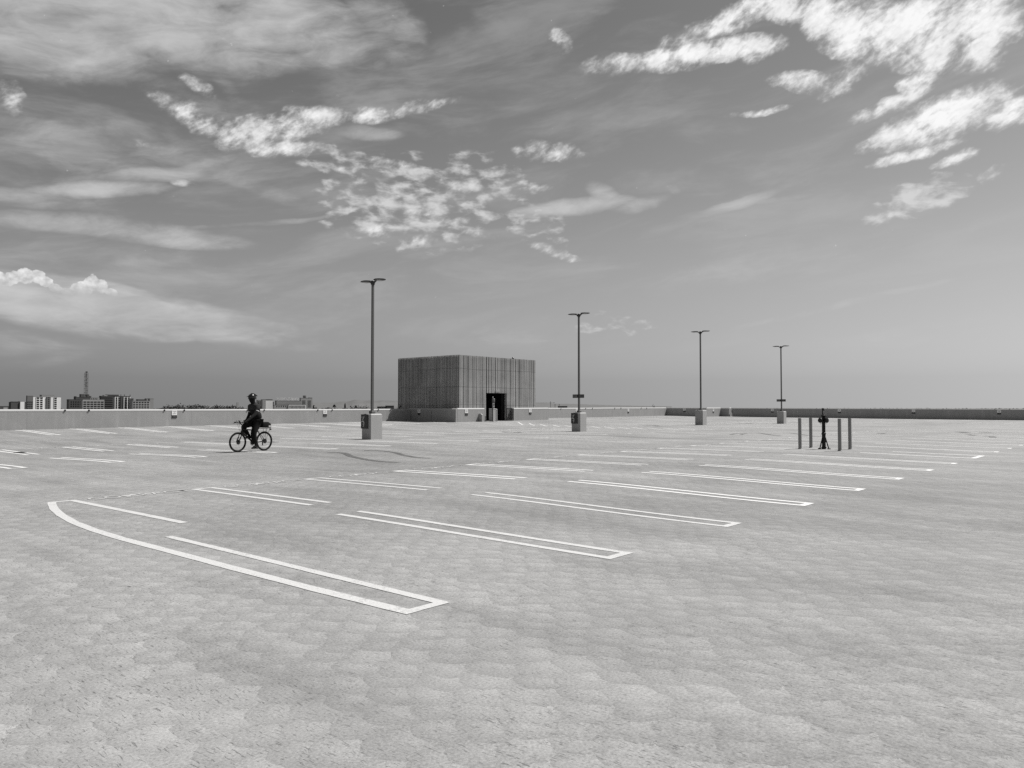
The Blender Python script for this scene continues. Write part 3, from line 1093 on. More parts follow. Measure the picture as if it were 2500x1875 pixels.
# wall signs: white notice over a black one
def wall_sign(label, u, v, face, ztop, big=1.0, first=[None]):
    rz = GRID_ROT if face == 'v' else GRID_ROT - math.pi / 2
    off = 0.014
    q = (u, v - off) if face == 'v' else (u - off, v)
    loc = (*G(*q), ztop)
    if first[0] is None:
        t = empty('wall_sign', label, 'sign', loc, rz, 'notices fixed to the parapet walls')
        bm = bmesh.new(); box(bm, (0, 0, -0.15), (0.33, 0.012, 0.30)); bm_obj('white_notice', bm, M['sign_white'], t)
        bm = bmesh.new(); box(bm, (0, 0, -0.40), (0.33, 0.012, 0.17)); bm_obj('black_notice', bm, M['sign_black'], t)
        bm = bmesh.new()
        rs = random.Random(3)
        for z, w_, h_ in ((-0.060, 0.25, 0.030), (-0.115, 0.04, 0.014), (-0.17, 0.21, 0.026), (-0.225, 0.19, 0.012)):
            x = -w_ / 2
            while x < w_ / 2 - 0.01:
                ww = rs.uniform(0.018, 0.04)
                box(bm, (x + ww / 2, -0.0065, z), (ww - 0.006, 0.003, h_)); x += ww
        tag(bm_obj('printed_text', bm, M['mark_black'], t), kind='stuff')
        bm = bmesh.new()
        for z, w_, h_ in ((-0.375, 0.24, 0.018), (-0.43, 0.22, 0.014)):
            x = -w_ / 2
            while x < w_ / 2 - 0.01:
                ww = rs.uniform(0.018, 0.04)
                box(bm, (x + ww / 2, -0.0065, z), (ww - 0.007, 0.003, h_)); x += ww
        tag(bm_obj('reversed_text', bm, M['mark_grey'], t), kind='stuff')
        first[0] = t
        return t
    return copy_thing(first[0], loc, rz, label)


SG = [
    ('white and black notice on the left parapet, between the skyline and the cyclist', 23.45, 48.7, 'v', TL((23, 0)) - 0.085),
    ('white and black notice on the left parapet, between the cyclist and the first lamp post', 35.05, 48.7, 'v', TL((35, 0)) - 0.07),
    ('shaded notice on the dark parapet at the left foot of the penthouse', 43.64, 47.6, 'u', EYE - 0.17),
    ('white and black notice on the short wall left of the penthouse doorway', 44.85, 43.3, 'v', EYE - 0.18),
    ('white and black notice on the wall right of the penthouse doorway', 53.0, 43.3, 'v', EYE - 0.155),
    ('small notice half hidden behind the pole of the second lamp post', 67.5, 48.7, 'v', TL((67, 0)) - 0.10),
    ('small notice on the distant sunlit wall, between the second and third lamp posts', 77.9, 48.7, 'v', TL((78, 0)) - 0.16),
    ('notice on the shaded far corner wall just left of the third lamp post', 87.0, 46.2, 'u', EYE - 0.13),
    ('small notice on the bright wall step right of the third lamp post', 88.9, 43.25, 'v', EYE - 0.22),
    ('notice on the shaded right wall just left of the fourth lamp post', 91.5, 36.8, 'u', TR((0, 37)) - 0.10),
    ('notice on the shaded right wall above the bollards and standpipe', 91.5, 28.95, 'u', TR((0, 29)) - 0.10),
    ('notice on the shaded right wall, second from the right end', 91.5, 21.2, 'u', TR((0, 21)) - 0.10),
    ('rightmost notice on the shaded right wall', 91.5, 13.3, 'u', TR((0, 13)) - 0.10),
]
for a in SG:
    wall_sign(*a)

# ------------------------------------------------------------------ stair penthouse with ribbed concrete faces
PU0, PU1, PV0, PV1 = 44.25, 54.10, 43.6, 50.85
PZ = 1.57 + 4.23
pent = empty('stair_penthouse', 'ribbed grey concrete box with a flat roof and a dark open doorway', 'building', (*G(PU0, PV0), 0.3), GRID_ROT)
LU, LV = PU1 - PU0, PV1 - PV0
H0 = -0.25
HT = PZ - 0.3
DU0, DU1, DZ = 47.52 - PU0, 50.08 - PU0, 1.57 + 1.19 - 0.3


def ribs(u0, u1, z0, z1, origin, along, outward, name, seed):
    """vertical ribs of uneven width on a backing wall"""
    rs = random.Random(seed)
    bm = bmesh.new()
    th = 0.2
    o = Vector(origin); A = Vector(along); N = Vector(outward)

    def bx(a0, a1, d0, d1, za, zb):
        vs = [bm.verts.new(o + A * a + N * d + Vector((0, 0, z))) for a in (a0, a1) for d in (d0, d1) for z in (za, zb)]
        for f in ((0, 1, 3, 2), (4, 6, 7, 5), (0, 4, 5, 1), (2, 3, 7, 6), (0, 2, 6, 4), (1, 5, 7, 3)):
            bm.faces.new([vs[i] for i in f])
    bx(u0, u1, -th, 0, z0, z1)
    a = u0 + rs.uniform(0, 0.05)
    while a < u1 - 0.04:
        wd = rs.uniform(0.075, 0.12)
        e = min(a + wd, u1)
        dp = rs.uniform(0.08, 0.12)
        bx(a, e, 0.0, dp, z0 + 0.001, z1 - 0.001 - rs.uniform(0, 0.03))
        a = e + rs.choice((0.055, 0.06, 0.065, 0.09))
    bmesh.ops.recalc_face_normals(bm, faces=bm.faces[:])
    return bm_obj(name, bm, M['ribbed'], pent)


o = ribs(0, DU0, H0, HT, (0, 0, 0), (1, 0, 0), (0, -1, 0), 'ribbed_wall', 1); tag(o, kind='stuff')
o = ribs(DU0, DU1, DZ, HT, (0, 0, 0), (1, 0, 0), (0, -1, 0), 'ribbed_wall', 2); tag(o, kind='stuff')
o = ribs(DU1, LU, H0, HT, (0, 0, 0), (1, 0, 0), (0, -1, 0), 'ribbed_wall', 3); tag(o, kind='stuff')
o = ribs(0.0, LV, H0, HT, (0, 0, 0), (0, 1, 0), (-1, 0, 0), 'ribbed_wall', 4); tag(o, kind='stuff')
bm = bmesh.new(); box(bm, (LU / 2 + 0.1, LV - 0.1, (H0 + HT) / 2), (LU - 0.22, 0.2, HT - H0)); bm_obj('rear_wall', bm, M['wall'], pent)
bm = bmesh.new(); box(bm, (LU - 0.1, LV / 2, (H0 + HT) / 2), (0.2, LV - 0.42, HT - H0)); bm_obj('end_wall', bm, M['wall'], pent)
bm = bmesh.new(); box(bm, (LU / 2, LV / 2, HT - 0.16), (LU - 0.44, LV - 0.44, 0.16)); bm_obj('roof', bm, M['wall'], pent)
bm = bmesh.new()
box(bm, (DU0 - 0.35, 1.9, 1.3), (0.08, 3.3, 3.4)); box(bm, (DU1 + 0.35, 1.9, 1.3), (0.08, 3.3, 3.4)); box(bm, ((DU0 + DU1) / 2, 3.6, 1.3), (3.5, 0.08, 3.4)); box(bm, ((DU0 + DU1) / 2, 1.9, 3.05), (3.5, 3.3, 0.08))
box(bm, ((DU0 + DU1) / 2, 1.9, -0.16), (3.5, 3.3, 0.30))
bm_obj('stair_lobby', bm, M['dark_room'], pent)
dr = bm_obj('door_leaf', (lambda b: (box(b, (DU1 - 0.24, 0.18, 1.22), (0.42, 0.06, 2.55)), b)[1])(bmesh.new()), M['black_matt'], pent)
bm = bmesh.new(); box(bm, (DU1 - 0.38, 0.24, 1.05), (0.03, 0.05, 0.2)); bm_obj('handle', bm, M['chrome'], dr)
bm = bmesh.new(); box(bm, ((DU0 + DU1) / 2 + 0.05, -0.12, DZ + 0.16), (0.55, 0.07, 0.22), bevel=0.01); bm_obj('sign_board', bm, M['bollard'], pent)
bm = bmesh.new(); lathe(bm, [(0.10, 0), (0.10, 0.10), (0.05, 0.16)], 12, (7.1, 0.3, HT)); bm_obj('roof_vent', bm, M['dark_steel'], pent)

# things by the doorway
def put(u, v, z=None):
    return (*G(u, v), dz1(u, v) if z is None else z)


def pier():
    t = empty('concrete_pier', 'low concrete pier standing at the left of the penthouse doorway', 'pier', put(47.78, 43.12), GRID_ROT)
    h = 1.07
    bm = bmesh.new(); box(bm, (0, 0, h / 2 - 0.15), (0.36, 0.46, h + 0.1), bevel=0.02); bm_obj('shaft', bm, M['pier'], t)
    bm = bmesh.new(); box(bm, (0, 0, h - 0.05), (0.38, 0.48, 0.09), bevel=0.03); bm_obj('cap', bm, M['coping'], t)


pier()


def callbox():
    t = empty('call_station', 'grey emergency call station with a beacon, beside the concrete pier', 'call station', put(47.38, 42.72), GRID_ROT)
    bm = bmesh.new(); tube(bm, [(0, 0, -0.02), (0, 0, 1.95)], 0.035, 10); bm_obj('post', bm, M['dark_steel'], t)
    bm = bmesh.new(); box(bm, (0.02, -0.06, 1.36), (0.20, 0.12, 0.42), bevel=0.02); p = bm_obj('speaker_box', bm, M['bollard'], t)
    bm = bmesh.new(); box(bm, (0.02, -0.125, 1.40), (0.07, 0.02, 0.10)); bm_obj('panel', bm, M['sign_black'], p)
    bm = bmesh.new(); box(bm, (0.04, -0.05, 1.76), (0.22, 0.2, 0.28), bevel=0.03); bm_obj('upper_box', bm, M['pole'], t)
    bm = bmesh.new(); lathe(bm, [(0.05, 0), (0.05, 0.09), (0.02, 0.13)], 12, (0.02, 0, 1.93)); bm_obj('beacon', bm, M['lens'], t)
    bm = bmesh.new(); lathe(bm, [(0.09, 0), (0.09, 0.02)], 12); bm_obj('base_plate', bm, M['dark_steel'], t)


callbox()
t = empty('safety_post', 'slim pale post standing in the penthouse doorway', 'post', put(48.2, 43.05), GRID_ROT)
bm = bmesh.new(); tube(bm, [(0, 0, -0.05), (0, 0, 0.99), (0, 0, 1.05)], [0.085, 0.085, 0.04], 14); bm_obj('pipe', bm, M['pier'], t)
bm = bmesh.new(); lathe(bm, [(0.12, 0), (0.12, 0.015)], 14); bm_obj('base_plate', bm, M['dark_steel'], t)

rail = empty('railing', 'black steel railing right of the penthouse doorway', 'railing', put(49.72, 43.2), GRID_ROT)
for z in (0.14, 1.06):
    bm = bmesh.new(); box(bm, (0.44, 0, z), (0.92, 0.05, 0.05)); bm_obj('rail', bm, M['black'], rail)
for k in range(6):
    bm = bmesh.new(); box(bm, (0.02 + 0.165 * k, 0, 0.60), (0.055 if k < 5 else 0.09, 0.04, 0.92)); bm_obj('bar', bm, M['black'], rail)
for x in (0.0, 0.86):
    bm = bmesh.new(); box(bm, (x, 0.0, 0.055), (0.05, 0.045, 0.12)); bm_obj('foot', bm, M['black'], rail)

t = empty('concrete_block', 'small concrete upstand against the short wall left of the doorway', 'concrete block', put(46.36, 43.15), GRID_ROT)
bm = bmesh.new()
vs = [bm.verts.new(p) for p in [(-.04, -.22, -.05), (-.04, .14, -.05), (-.04, .14, .66), (-.04, -.05, .66), (-.04, -.22, .56), (.05, -.22, -.05), (.05, .14, -.05), (.05, .14, .66), (.05, -.05, .66), (.05, -.22, .56)]]
bm.faces.new(vs[:5]); bm.faces.new(list(reversed(vs[5:])))
for i in range(5): bm.faces.new((vs[i], vs[(i + 1) % 5], vs[5 + (i + 1) % 5], vs[5 + i]))
bmesh.ops.recalc_face_normals(bm, faces=bm.faces[:])
bm_obj('fin', bm, M['pier'], t)

# vents standing behind the recess wall
t = empty('roof_vent', 'small bent dark vent pipe behind the recess parapet', 'vent', (*G(43.1, 49.4), 0.95))
bm = bmesh.new(); tube(bm, [(0, 0, 0), (0, 0, 0.62), (0.03, 0, 0.70), (0.16, 0, 0.72)], 0.055, 8); bm_obj('pipe', bm, M['black'], t)


# ------------------------------------------------------------------ lamp posts on concrete bases
def make_lamp():
    u, v = 23.0, 28.3
    t = empty('lamp_post', 'tallest and nearest lamp post, on a concrete base with a black panel', 'lamp post', put(u, v), GRID_ROT, 'twin-headed lamp posts in a row across the deck')
    s = 0.66; h = 1.19
    bm = bmesh.new(); box(bm, (0, 0, h / 2 - 0.08), (s, s, h + 0.06)); bm_obj('concrete_base', bm, M['pier'], t)
    bm = bmesh.new()
    hs = s / 2; c = 0.045
    ring0 = [bm.verts.new((x, y, h - 0.055)) for x, y in ((-hs - .002, -hs - .002), (hs + .002, -hs - .002), (hs + .002, hs + .002), (-hs - .002, hs + .002))]
    ring1 = [bm.verts.new((x, y, h)) for x, y in ((-hs + c, -hs + c), (hs - c, -hs + c), (hs - c, hs - c), (-hs + c, hs - c))]
    for i in range(4): bm.faces.new((ring0[i], ring0[(i + 1) % 4], ring1[(i + 1) % 4], ring1[i]))
    bm.faces.new(ring1); bm.faces.new(list(reversed(ring0)))
    bm_obj('base_cap', bm, M['coping'], t)
    bm = bmesh.new(); box(bm, (0, 0, h + 0.065), (0.22, 0.22, 0.13), bevel=0.015); bm_obj('cover_box', bm, M['pole'], t)
    bm = bmesh.new()
    zt = 7.38
    a0, a1 = 0.052, 0.046
    r0 = [bm.verts.new((x * a0, y * a0, h + 0.131)) for x, y in ((-1, -1), (1, -1), (1, 1), (-1, 1))]
    r1 = [bm.verts.new((x * a1, y * a1, zt)) for x, y in ((-1, -1), (1, -1), (1, 1), (-1, 1))]
    for i in range(4): bm.faces.new((r0[i], r0[(i + 1) % 4], r1[(i + 1) % 4], r1[i]))
    bm.faces.new(r1); bm.faces.new(list(reversed(r0)))
    bm_obj('pole', bm, M['pole'], t)
    bm = bmesh.new(); box(bm, (0, 0, zt - 0.06), (0.15, 0.15, 0.20), bevel=0.02); bm_obj('top_bracket', bm, M['pole_dark'], t)
    for sg in (-1, 1):
        bm = bmesh.new()
        tube(bm, [(0, sg * 0.06, zt - 0.10), (0, sg * 0.14, zt - 0.02), (0, sg * 0.26, zt + 0.03)], [0.05, 0.045, 0.04], 8)
        arm = bm_obj('arm', bm, M['pole_dark'], t)
        bm = bmesh.new()
        prof = [(0.20, 0.10, 0.045), (0.27, 0.20, 0.075), (0.42, 0.25, 0.085), (0.62, 0.24, 0.06), (0.76, 0.15, 0.03)]
        rings = []
        for y, hw, th in prof:
            zc = zt + 0.045
            rings.append([bm.verts.new((x, sg * y, z)) for x, z in ((-hw, zc - th * .35), (-hw * .8, zc - th * .5), (hw * .8, zc - th * .5), (hw, zc - th * .35), (hw * .85, zc + th * .3), (0, zc + th * .55), (-hw * .85, zc + th * .3))])
        for i in range(len(rings) - 1):
            for j in range(7):
                bm.faces.new((rings[i][j], rings[i][(j + 1) % 7], rings[i + 1][(j + 1) % 7], rings[i + 1][j]))
        bm.faces.new(rings[0]); bm.faces.new(list(reversed(rings[-1])))
        bmesh.ops.recalc_face_normals(bm, faces=bm.faces[:])
        hd = bm_obj('lamp_head', bm, M['pole_dark'], t)
        bm = bmesh.new(); box(bm, (0, sg * 0.50, zt + 0.004), (0.30, 0.26, 0.012)); bm_obj('lens', bm, M['lens'], hd)
    return t


def lamp_panel(lamp):
    """black panel with a pale curved emblem on the shaded face of the base"""
    h = 1.19
    px, cy, cz = -0.33 - 0.022, 0.11, h - 0.36
    bm = bmesh.new(); box(bm, (px, cy, cz), (0.04, 0.50, 0.66), bevel=0.006)
    pn = bm_obj('black_panel', bm, M['sign_black'], lamp)

    def q(a, b):   # a across from the far (left) edge 0..1, b down 0..1
        return (px - 0.026, cy + 0.25 - 0.50 * a, cz + 0.33 - 0.66 * b)
    bm = bmesh.new()
    st = [((.51, .11), (.40, .23), (.32, .35), (.32, .45), (.44, .51), (.49, .60), (.44, .75), (.44, .86)), ((.09, .50), (.28, .50), (.44, .54)), ((.30, .82), (.44, .86))]
    for s_ in st:
        tube(bm, [q(*p) for p in s_], [0.008] + [0.018] * (len(s_) - 2) + [0.010], 6)
    for p in ((.19, .19), (.33, .68)):
        bmesh.ops.create_icosphere(bm, subdivisions=1, radius=0.026, matrix=Matrix.Translation(q(*p)))
    bm_obj('emblem', bm, M['mark_white'], pn)


def lamp_board(lamp):
    bm = bmesh.new(); box(bm, (-0.07, 0, 2.22), (0.02, 0.88, 0.22), bevel=0.004)
    b = bm_obj('sign_board', bm, M['sign_black'], lamp)
    bm = bmesh.new()
    rs = random.Random(5)
    y = 0.36
    while y > -0.38:
        if abs(y) > 0.07:
            box(bm, (-0.082, y, 2.22), (0.004, rs.choice((0.018, 0.022, 0.035)), 0.14))
        y -= rs.uniform(0.05, 0.075)
    tag(bm_obj('faded_lettering', bm, M['mark_grey'], b), kind='stuff')


lamp = make_lamp()
L2 = copy_thing(lamp, put(39.5, 28.3), GRID_ROT, 'second lamp post, with a black base panel and a dark board across its pole')
L3 = copy_thing(lamp, put(56.0, 28.3), GRID_ROT, 'third lamp post, plain concrete base and no board on its pole')
L4 = copy_thing(lamp, put(72.6, 28.3), GRID_ROT, 'farthest lamp post, plain base and a small dark board across its pole')
lamp_panel(lamp); lamp_panel(L2)
lamp_board(L2); lamp_board(L4)


# ------------------------------------------------------------------ bollards and standpipe
def bollards():
    specs = [(26.66, 9.76, 'front left bollard of the four around the standpipe'),
             (27.72, 9.76, 'rear left bollard, second from the left around the standpipe'),
             (26.42, 8.36, 'front right bollard, the nearest of the four around the standpipe'),
             (27.62, 8.40, 'rightmost bollard of the four around the standpipe')]
    first = None
    for u, v, lab in specs:
        if first is None:
            first = empty('bollard', lab, 'bollard', put(u, v), GRID_ROT, 'grey bollards round the standpipe')
            bm = bmesh.new(); tube(bm, [(0, 0, -0.05), (0, 0, 1.055), (0, 0, 1.07)], [0.057, 0.057, 0.052], 18)
            bm_obj('post', bm, M['bollard'], first, smooth=True)
            bm = bmesh.new(); lathe(bm, [(0.072, -0.02), (0.072, 0.012), (0.06, 0.02)], 18); bm_obj('grout_collar', bm, M['pier'], first)
        else:
            copy_thing(first, put(u, v), GRID_ROT, lab)


bollards()


def standpipe():
    t = empty('standpipe', 'black fire standpipe with two capped outlets and braced feet between four bollards', 'standpipe', put(27.15, 9.12), 0.0)
    bm = bmesh.new()
    lathe(bm, [(0.062, -0.02), (0.062, 0.50), (0.072, 0.50), (0.072, 0.56), (0.058, 0.57), (0.058, 1.09)], 20)
    bm_obj('pipe', bm, M['black'], t, smooth=True)
    bm = bmesh.new(); lathe(bm, [(0.075, 0.02), (0.085, 0.03), (0.085, 0.06), (0.075, 0.08)], 16)
    bm_obj('base_flange', bm, M['black'], t)
    bm = bmesh.new(); lathe(bm, [(0.058, 1.09), (0.075, 1.12), (0.095, 1.13), (0.095, 1.165), (0.06, 1.175), (0.045, 1.20)], 18)
    bm_obj('bonnet', bm, M['black'], t, smooth=True)
    bm = bmesh.new()
    tube(bm, [(-0.03, 0, 1.18), (-0.03, 0, 1.40)], 0.018, 8)
    box(bm, (-0.02, 0, 1.385), (0.07, 0.03, 0.045)); box(bm, (0.0, 0, 1.34), (0.05, 0.025, 0.03))
    bm_obj('valve_stem', bm, M['black'], t)
    for ang, ln in ((205, 0.13), (300, 0.10)):
        a = math.radians(ang)
        d = Vector((math.cos(a), math.sin(a), 0))
        c = Vector((0, 0, 0.99))
        bm = bmesh.new(); tube(bm, [c, c + d * ln], 0.05, 14); o = bm_obj('hose_outlet', bm, M['black'], t, smooth=True)
        bm = bmesh.new(); tube(bm, [c + d * ln, c + d * (ln + 0.05), c + d * (ln + 0.06)], [0.084, 0.084, 0.055], 16); bm_obj('cap', bm, M['black'], o)
        bm = bmesh.new(); tube(bm, [c + d * (ln + 0.02) + Vector((0, 0, -0.07)), c + d * (ln + 0.03) + Vector((0, 0, -0.13)), c + d * ln * .6 + Vector((0, 0, -0.10))], 0.005, 5); bm_obj('chain', bm, M['dark_steel'], o)
    for ang in (192, 332, 75):
        a = math.radians(ang)
        d = Vector((math.cos(a), math.sin(a), 0))
        bm = bmesh.new(); tube(bm, [d * 0.05 + Vector((0, 0, 0.40)), d * 0.13 + Vector((0, 0, 0.11)), d * 0.155 + Vector((0, 0, 0.03))], 0.020, 8)
        o = bm_obj('brace', bm, M['black'], t)
        bm = bmesh.new(); box(bm, d * 0.165 + Vector((0, 0, 0.02)), (0.09, 0.09, 0.035), bevel=0.01); bm_obj('foot', bm, M['black'], o)
    bm = bmesh.new(); lathe(bm, [(0.07, 0.24), (0.075, 0.25), (0.075, 0.30), (0.07, 0.31)], 16); bm_obj('pipe_clamp', bm, M['black'], t)


standpipe()


# ------------------------------------------------------------------ bicycle (local x forward, y left)
RIDER = Vector((-8.84, 26.2, 0.0))
HEAD = math.atan2(-0.83, -0.56)


def rider_ground():
    x, y = RIDER.x, RIDER.y
    return dz1(CU * x + SU * y, -SU * x + CU * y)


RIDER.z = rider_ground()


def bicycle():
    t = empty('bicycle', 'black mountain bicycle with a rear rack bag, ridden across the deck', 'bicycle', RIDER, HEAD)
    R = 0.335
    F, B = Vector((0.57, 0, R)), Vector((-0.50, 0, R))
    for c, nm in ((F, 'front'), (B, 'rear')):
        bm = bmesh.new(); torus(bm, R - 0.030, 0.030, c, 48, 8); ty = bm_obj('wheel', bm, M['rubber'], t, smooth=True)
        bm = bmesh.new(); torus(bm, R - 0.058, 0.010, c, 48, 6, 1.3); bm_obj('rim', bm, M['dark_steel'], ty, smooth=True)
        bm = bmesh.new()
        for k in range(28):
            a = 2 * math.pi * k / 28; a2 = a + (0.35 if k % 2 else -0.35)
            y = 0.025 if k % 4 < 2 else -0.025
            p = c + Vector((math.cos(a) * (R - 0.06), 0, math.sin(a) * (R - 0.06)))
            q = c + Vector((math.cos(a2) * 0.022, y, math.sin(a2) * 0.022))
            tube(bm, [p, q], 0.0014, 3, cap=False)
        s_ = bm_obj('spokes', bm, M['chrome'], ty); s_['kind'] = 'stuff'
        bm = bmesh.new(); lathe(bm, [(0.018, -0.05), (0.018, 0.05)], 12, tuple(c), 'Y'); lathe(bm, [(0.032, -0.028), (0.032, -0.02)], 12, tuple(c), 'Y'); bm_obj('hub', bm, M['dark_steel'], ty)
        bm = bmesh.new(); lathe(bm, [(0.080, 0.038), (0.080, 0.042)], 20, tuple(c), 'Y'); lathe(bm, [(0.035, 0.036), (0.035, 0.048)], 12, tuple(c), 'Y'); bm_obj('brake_disc', bm, M['dark_steel'], ty)
    HT0, HT1 = Vector((0.385, 0, 0.78)), Vector((0.43, 0, 0.66))
    BB = Vector((-0.06, 0, 0.29)); ST = Vector((-0.22, 0, 0.76))
    bm = bmesh.new()
    tube(bm, [HT0, HT1], 0.026, 10)
    tube(bm, [HT1 + Vector((-.01, 0, .02)), BB], 0.030, 10)
    tube(bm, [HT0 + Vector((0, 0, -.02)), ST + Vector((0.01, 0, -.05))], 0.022, 10)
    tube(bm, [BB, ST], 0.020, 10)
    for s in (-1, 1):
        tube(bm, [BB + Vector((-.03, s * .03, 0)), B + Vector((0.03, s * .06, 0)), B + Vector((0, s * .065, 0))], 0.011, 8)
        tube(bm, [ST + Vector((0, s * .015, -.06)), B + Vector((0, s * .065, 0))], 0.010, 8)
    lathe(bm, [(0.024, -0.04), (0.024, 0.04)], 12, tuple(BB), 'Y')
    bm_obj('frame', bm, M['black'], t, smooth=True)
    bm = bmesh.new()
    cr = Vector((0.45, 0, 0.62))
    tube(bm, [HT1 + Vector((0, 0, .02)), cr + Vector((0, 0, -.005))], 0.022, 8)
    box(bm, cr + Vector((0.004, 0, 0.0)), (0.05, 0.15, 0.04), bevel=0.01)
    for s in (-1, 1):
        tube(bm, [cr + Vector((0.005, s * .062, 0.02)), cr + Vector((0.045, s * .062, -0.14))], 0.015, 8)
        tube(bm, [cr + Vector((0.045, s * .062, -0.12)), F + Vector((-.012, s * .062, 0.05)), F + Vector((0, s * .062, 0))], [0.021, 0.019, 0.014], 8)
    bm_obj('fork', bm, M['black'], t, smooth=True)
    bm = bmesh.new()
    stem = Vector((0.375, 0, 0.88))
    tube(bm, [HT0, stem], 0.018, 8)
    hb = stem + Vector((0.135, 0, 0.10))
    tube(bm, [stem, hb], 0.018, 8)
    tube(bm, [hb + Vector((-.05, .32, .01)), hb + Vector((-.02, .18, .02)), hb + Vector((0, .07, 0)), hb + Vector((0, -.07, 0)), hb + Vector((-.02, -.18, .02)), hb + Vector((-.05, -.32, .01))], 0.013, 8)
    hbar = bm_obj('handlebar', bm, M['black'], t, smooth=True)
    for s in (-1, 1):
        bm = bmesh.new(); tube(bm, [hb + Vector((-.028, s * .22, .017)), hb + Vector((-.052, s * .335, .009))], 0.018, 8); bm_obj('grip', bm, M['rubber'], hbar)
        bm = bmesh.new(); tube(bm, [hb + Vector((-.01, s * .17, .01)), hb + Vector((.05, s * .20, -.01)), hb + Vector((.045, s * .28, -.02))], 0.006, 6); bm_obj('brake_lever', bm, M['dark_steel'], hbar)
        bm = bmesh.new(); tube(bm, [hb + Vector((-.02, s * .14, .02)), hb + Vector((.03, s * .12, .09)), hb + Vector((.06, s * .05, .0)), HT1 + Vector((.03, s * .02, 0))], 0.004, 5); bm_obj('cable', bm, M['dark_steel'], hbar)
    bm = bmesh.new(); tube(bm, [hb + Vector((0, .04, .01)), hb + Vector((.06, .05, .07))], 0.022, 8); bm_obj('front_light', bm, M['black'], hbar)
    bm = bmesh.new(); tube(bm, [ST + Vector((.02, 0, -.1)), ST + Vector((-.045, 0, .16))], 0.014, 8); bm_obj('seat_post', bm, M['dark_steel'], t)
    bm = bmesh.new()
    tube(bm, [(-0.15, 0, 0.935), (-0.22, 0, 0.945), (-0.30, 0, 0.95), (-0.37, 0, 0.955), (-0.40, 0, 0.95)], [0.022, 0.040, 0.065, 0.078, 0.05], 12, flat=(1.0, 0.45))
    bm_obj('saddle', bm, M['black_matt'], t, smooth=True)
    bm = bmesh.new(); torus(bm, 0.085, 0.008, BB + Vector((0, -.055, 0)), 28, 6); lathe(bm, [(0.07, -0.058), (0.07, -0.052)], 20, tuple(BB), 'Y')
    bm_obj('chainring', bm, M['dark_steel'], t)
    bm = bmesh.new()
    for k in range(6): lathe(bm, [(0.05 - k * .004, -0.062 + k * .005), (0.05 - k * .004, -0.06 + k * .005)], 18, tuple(B), 'Y')
    box(bm, B + Vector((0.02, -0.06, -0.09)), (0.03, 0.02, 0.12))
    bm_obj('rear_gears', bm, M['dark_steel'], t)
    CA = math.radians(-98)
    for s, a in ((1, CA), (-1, CA + math.pi)):
        e = BB + Vector((math.cos(a) * .17, s * .085, math.sin(a) * .17))
        bm = bmesh.new(); tube(bm, [BB + Vector((0, s * .06, 0)), e], 0.011, 8); ck = bm_obj('crank', bm, M['dark_steel'], t)
        bm = bmesh.new(); box(bm, e + Vector((0, s * .055, 0)), (0.09, 0.09, 0.02), bevel=0.005); bm_obj('pedal', bm, M['black'], ck)
    bm = bmesh.new()
    for s in (-1, 1):
        tube(bm, [(-0.28, s * .06, 0.765), (-0.72, s * .06, 0.775)], 0.006, 6)
        tube(bm, [B + Vector((0, s * .07, 0)), Vector((-0.52, s * .07, 0.77))], 0.005, 6)
        tube(bm, [B + Vector((0, s * .07, 0)), Vector((-0.68, s * .07, 0.775))], 0.005, 6)
    for x in (-.32, -.45, -.58, -.72): tube(bm, [(x, -.06, .77), (x, .06, .77)], 0.006, 6)
    bm_obj('rack', bm, M['dark_steel'], t)
    bm = bmesh.new(); lathe(bm, [(0.03, -0.02), (0.03, 0.02)], 12, (-.76, 0, .735), 'X'); bm_obj('rear_light', bm, M['black'], t)

    bm = bmesh.new()
    r0 = [(-.34, .80), (-.335, .93), (-.37, .985), (-.60, .995), (-.71, .93), (-.72, .79)]
    A = [bm.verts.new((x, .105, z)) for x, z in r0]; Bv = [bm.verts.new((x, -.105, z)) for x, z in r0]
    bm.faces.new(A); bm.faces.new(list(reversed(Bv)))
    for i in range(6): bm.faces.new((A[i], A[(i + 1) % 6], Bv[(i + 1) % 6], Bv[i]))
    bmesh.ops.recalc_face_normals(bm, faces=bm.faces[:])
    bmesh.ops.bevel(bm, geom=bm.edges[:], offset=0.02, segments=2, affect='EDGES', profile=0.5)
    bg_ = bm_obj('rack_bag', bm, M['black_matt'], t, smooth=True)
    bm = bmesh.new(); box(bm, (-.655, .108, .845), (0.11, 0.006, 0.055)); box(bm, (-.723, 0, .845), (0.006, 0.12, 0.055)); bm_obj('reflective_label', bm, M['trim'], bg_)
    return t


bicycle()


# ------------------------------------------------------------------ rider
def skin_mesh(name, joints, edges, root, mat, parent, sub=2, grow=1.0):
    me = bpy.data.meshes.new(name)
    me.from_pydata([j[0] for j in joints], edges, [])
    o = bpy.data.objects.new(name, me)
    link(o, None)
    md = o.modifiers.new('skin', 'SKIN')
    md.use_smooth_shade = True
    sv = me.skin_vertices[0].data
    for i, j in enumerate(joints):
        r = j[1]
        r = (r, r) if not hasattr(r, '__len__') else r
        g_ = grow if max(r) > 0.02 else 1.0
        sv[i].radius = (r[0] * g_, r[1] * g_)
        sv[i].use_root = (i == root)
    ms = o.modifiers.new('subdivision', 'SUBSURF')
    ms.levels = sub; ms.render_levels = sub
    dg = bpy.context.evaluated_depsgraph_get()
    m2 = bpy.data.meshes.new_from_object(o.evaluated_get(dg))
    bpy.data.objects.remove(o)
    m2.materials.clear(); m2.materials.append(mat)
    for p in m2.polygons: p.use_smooth = True
    return link(bpy.data.objects.new(name, m2), parent)


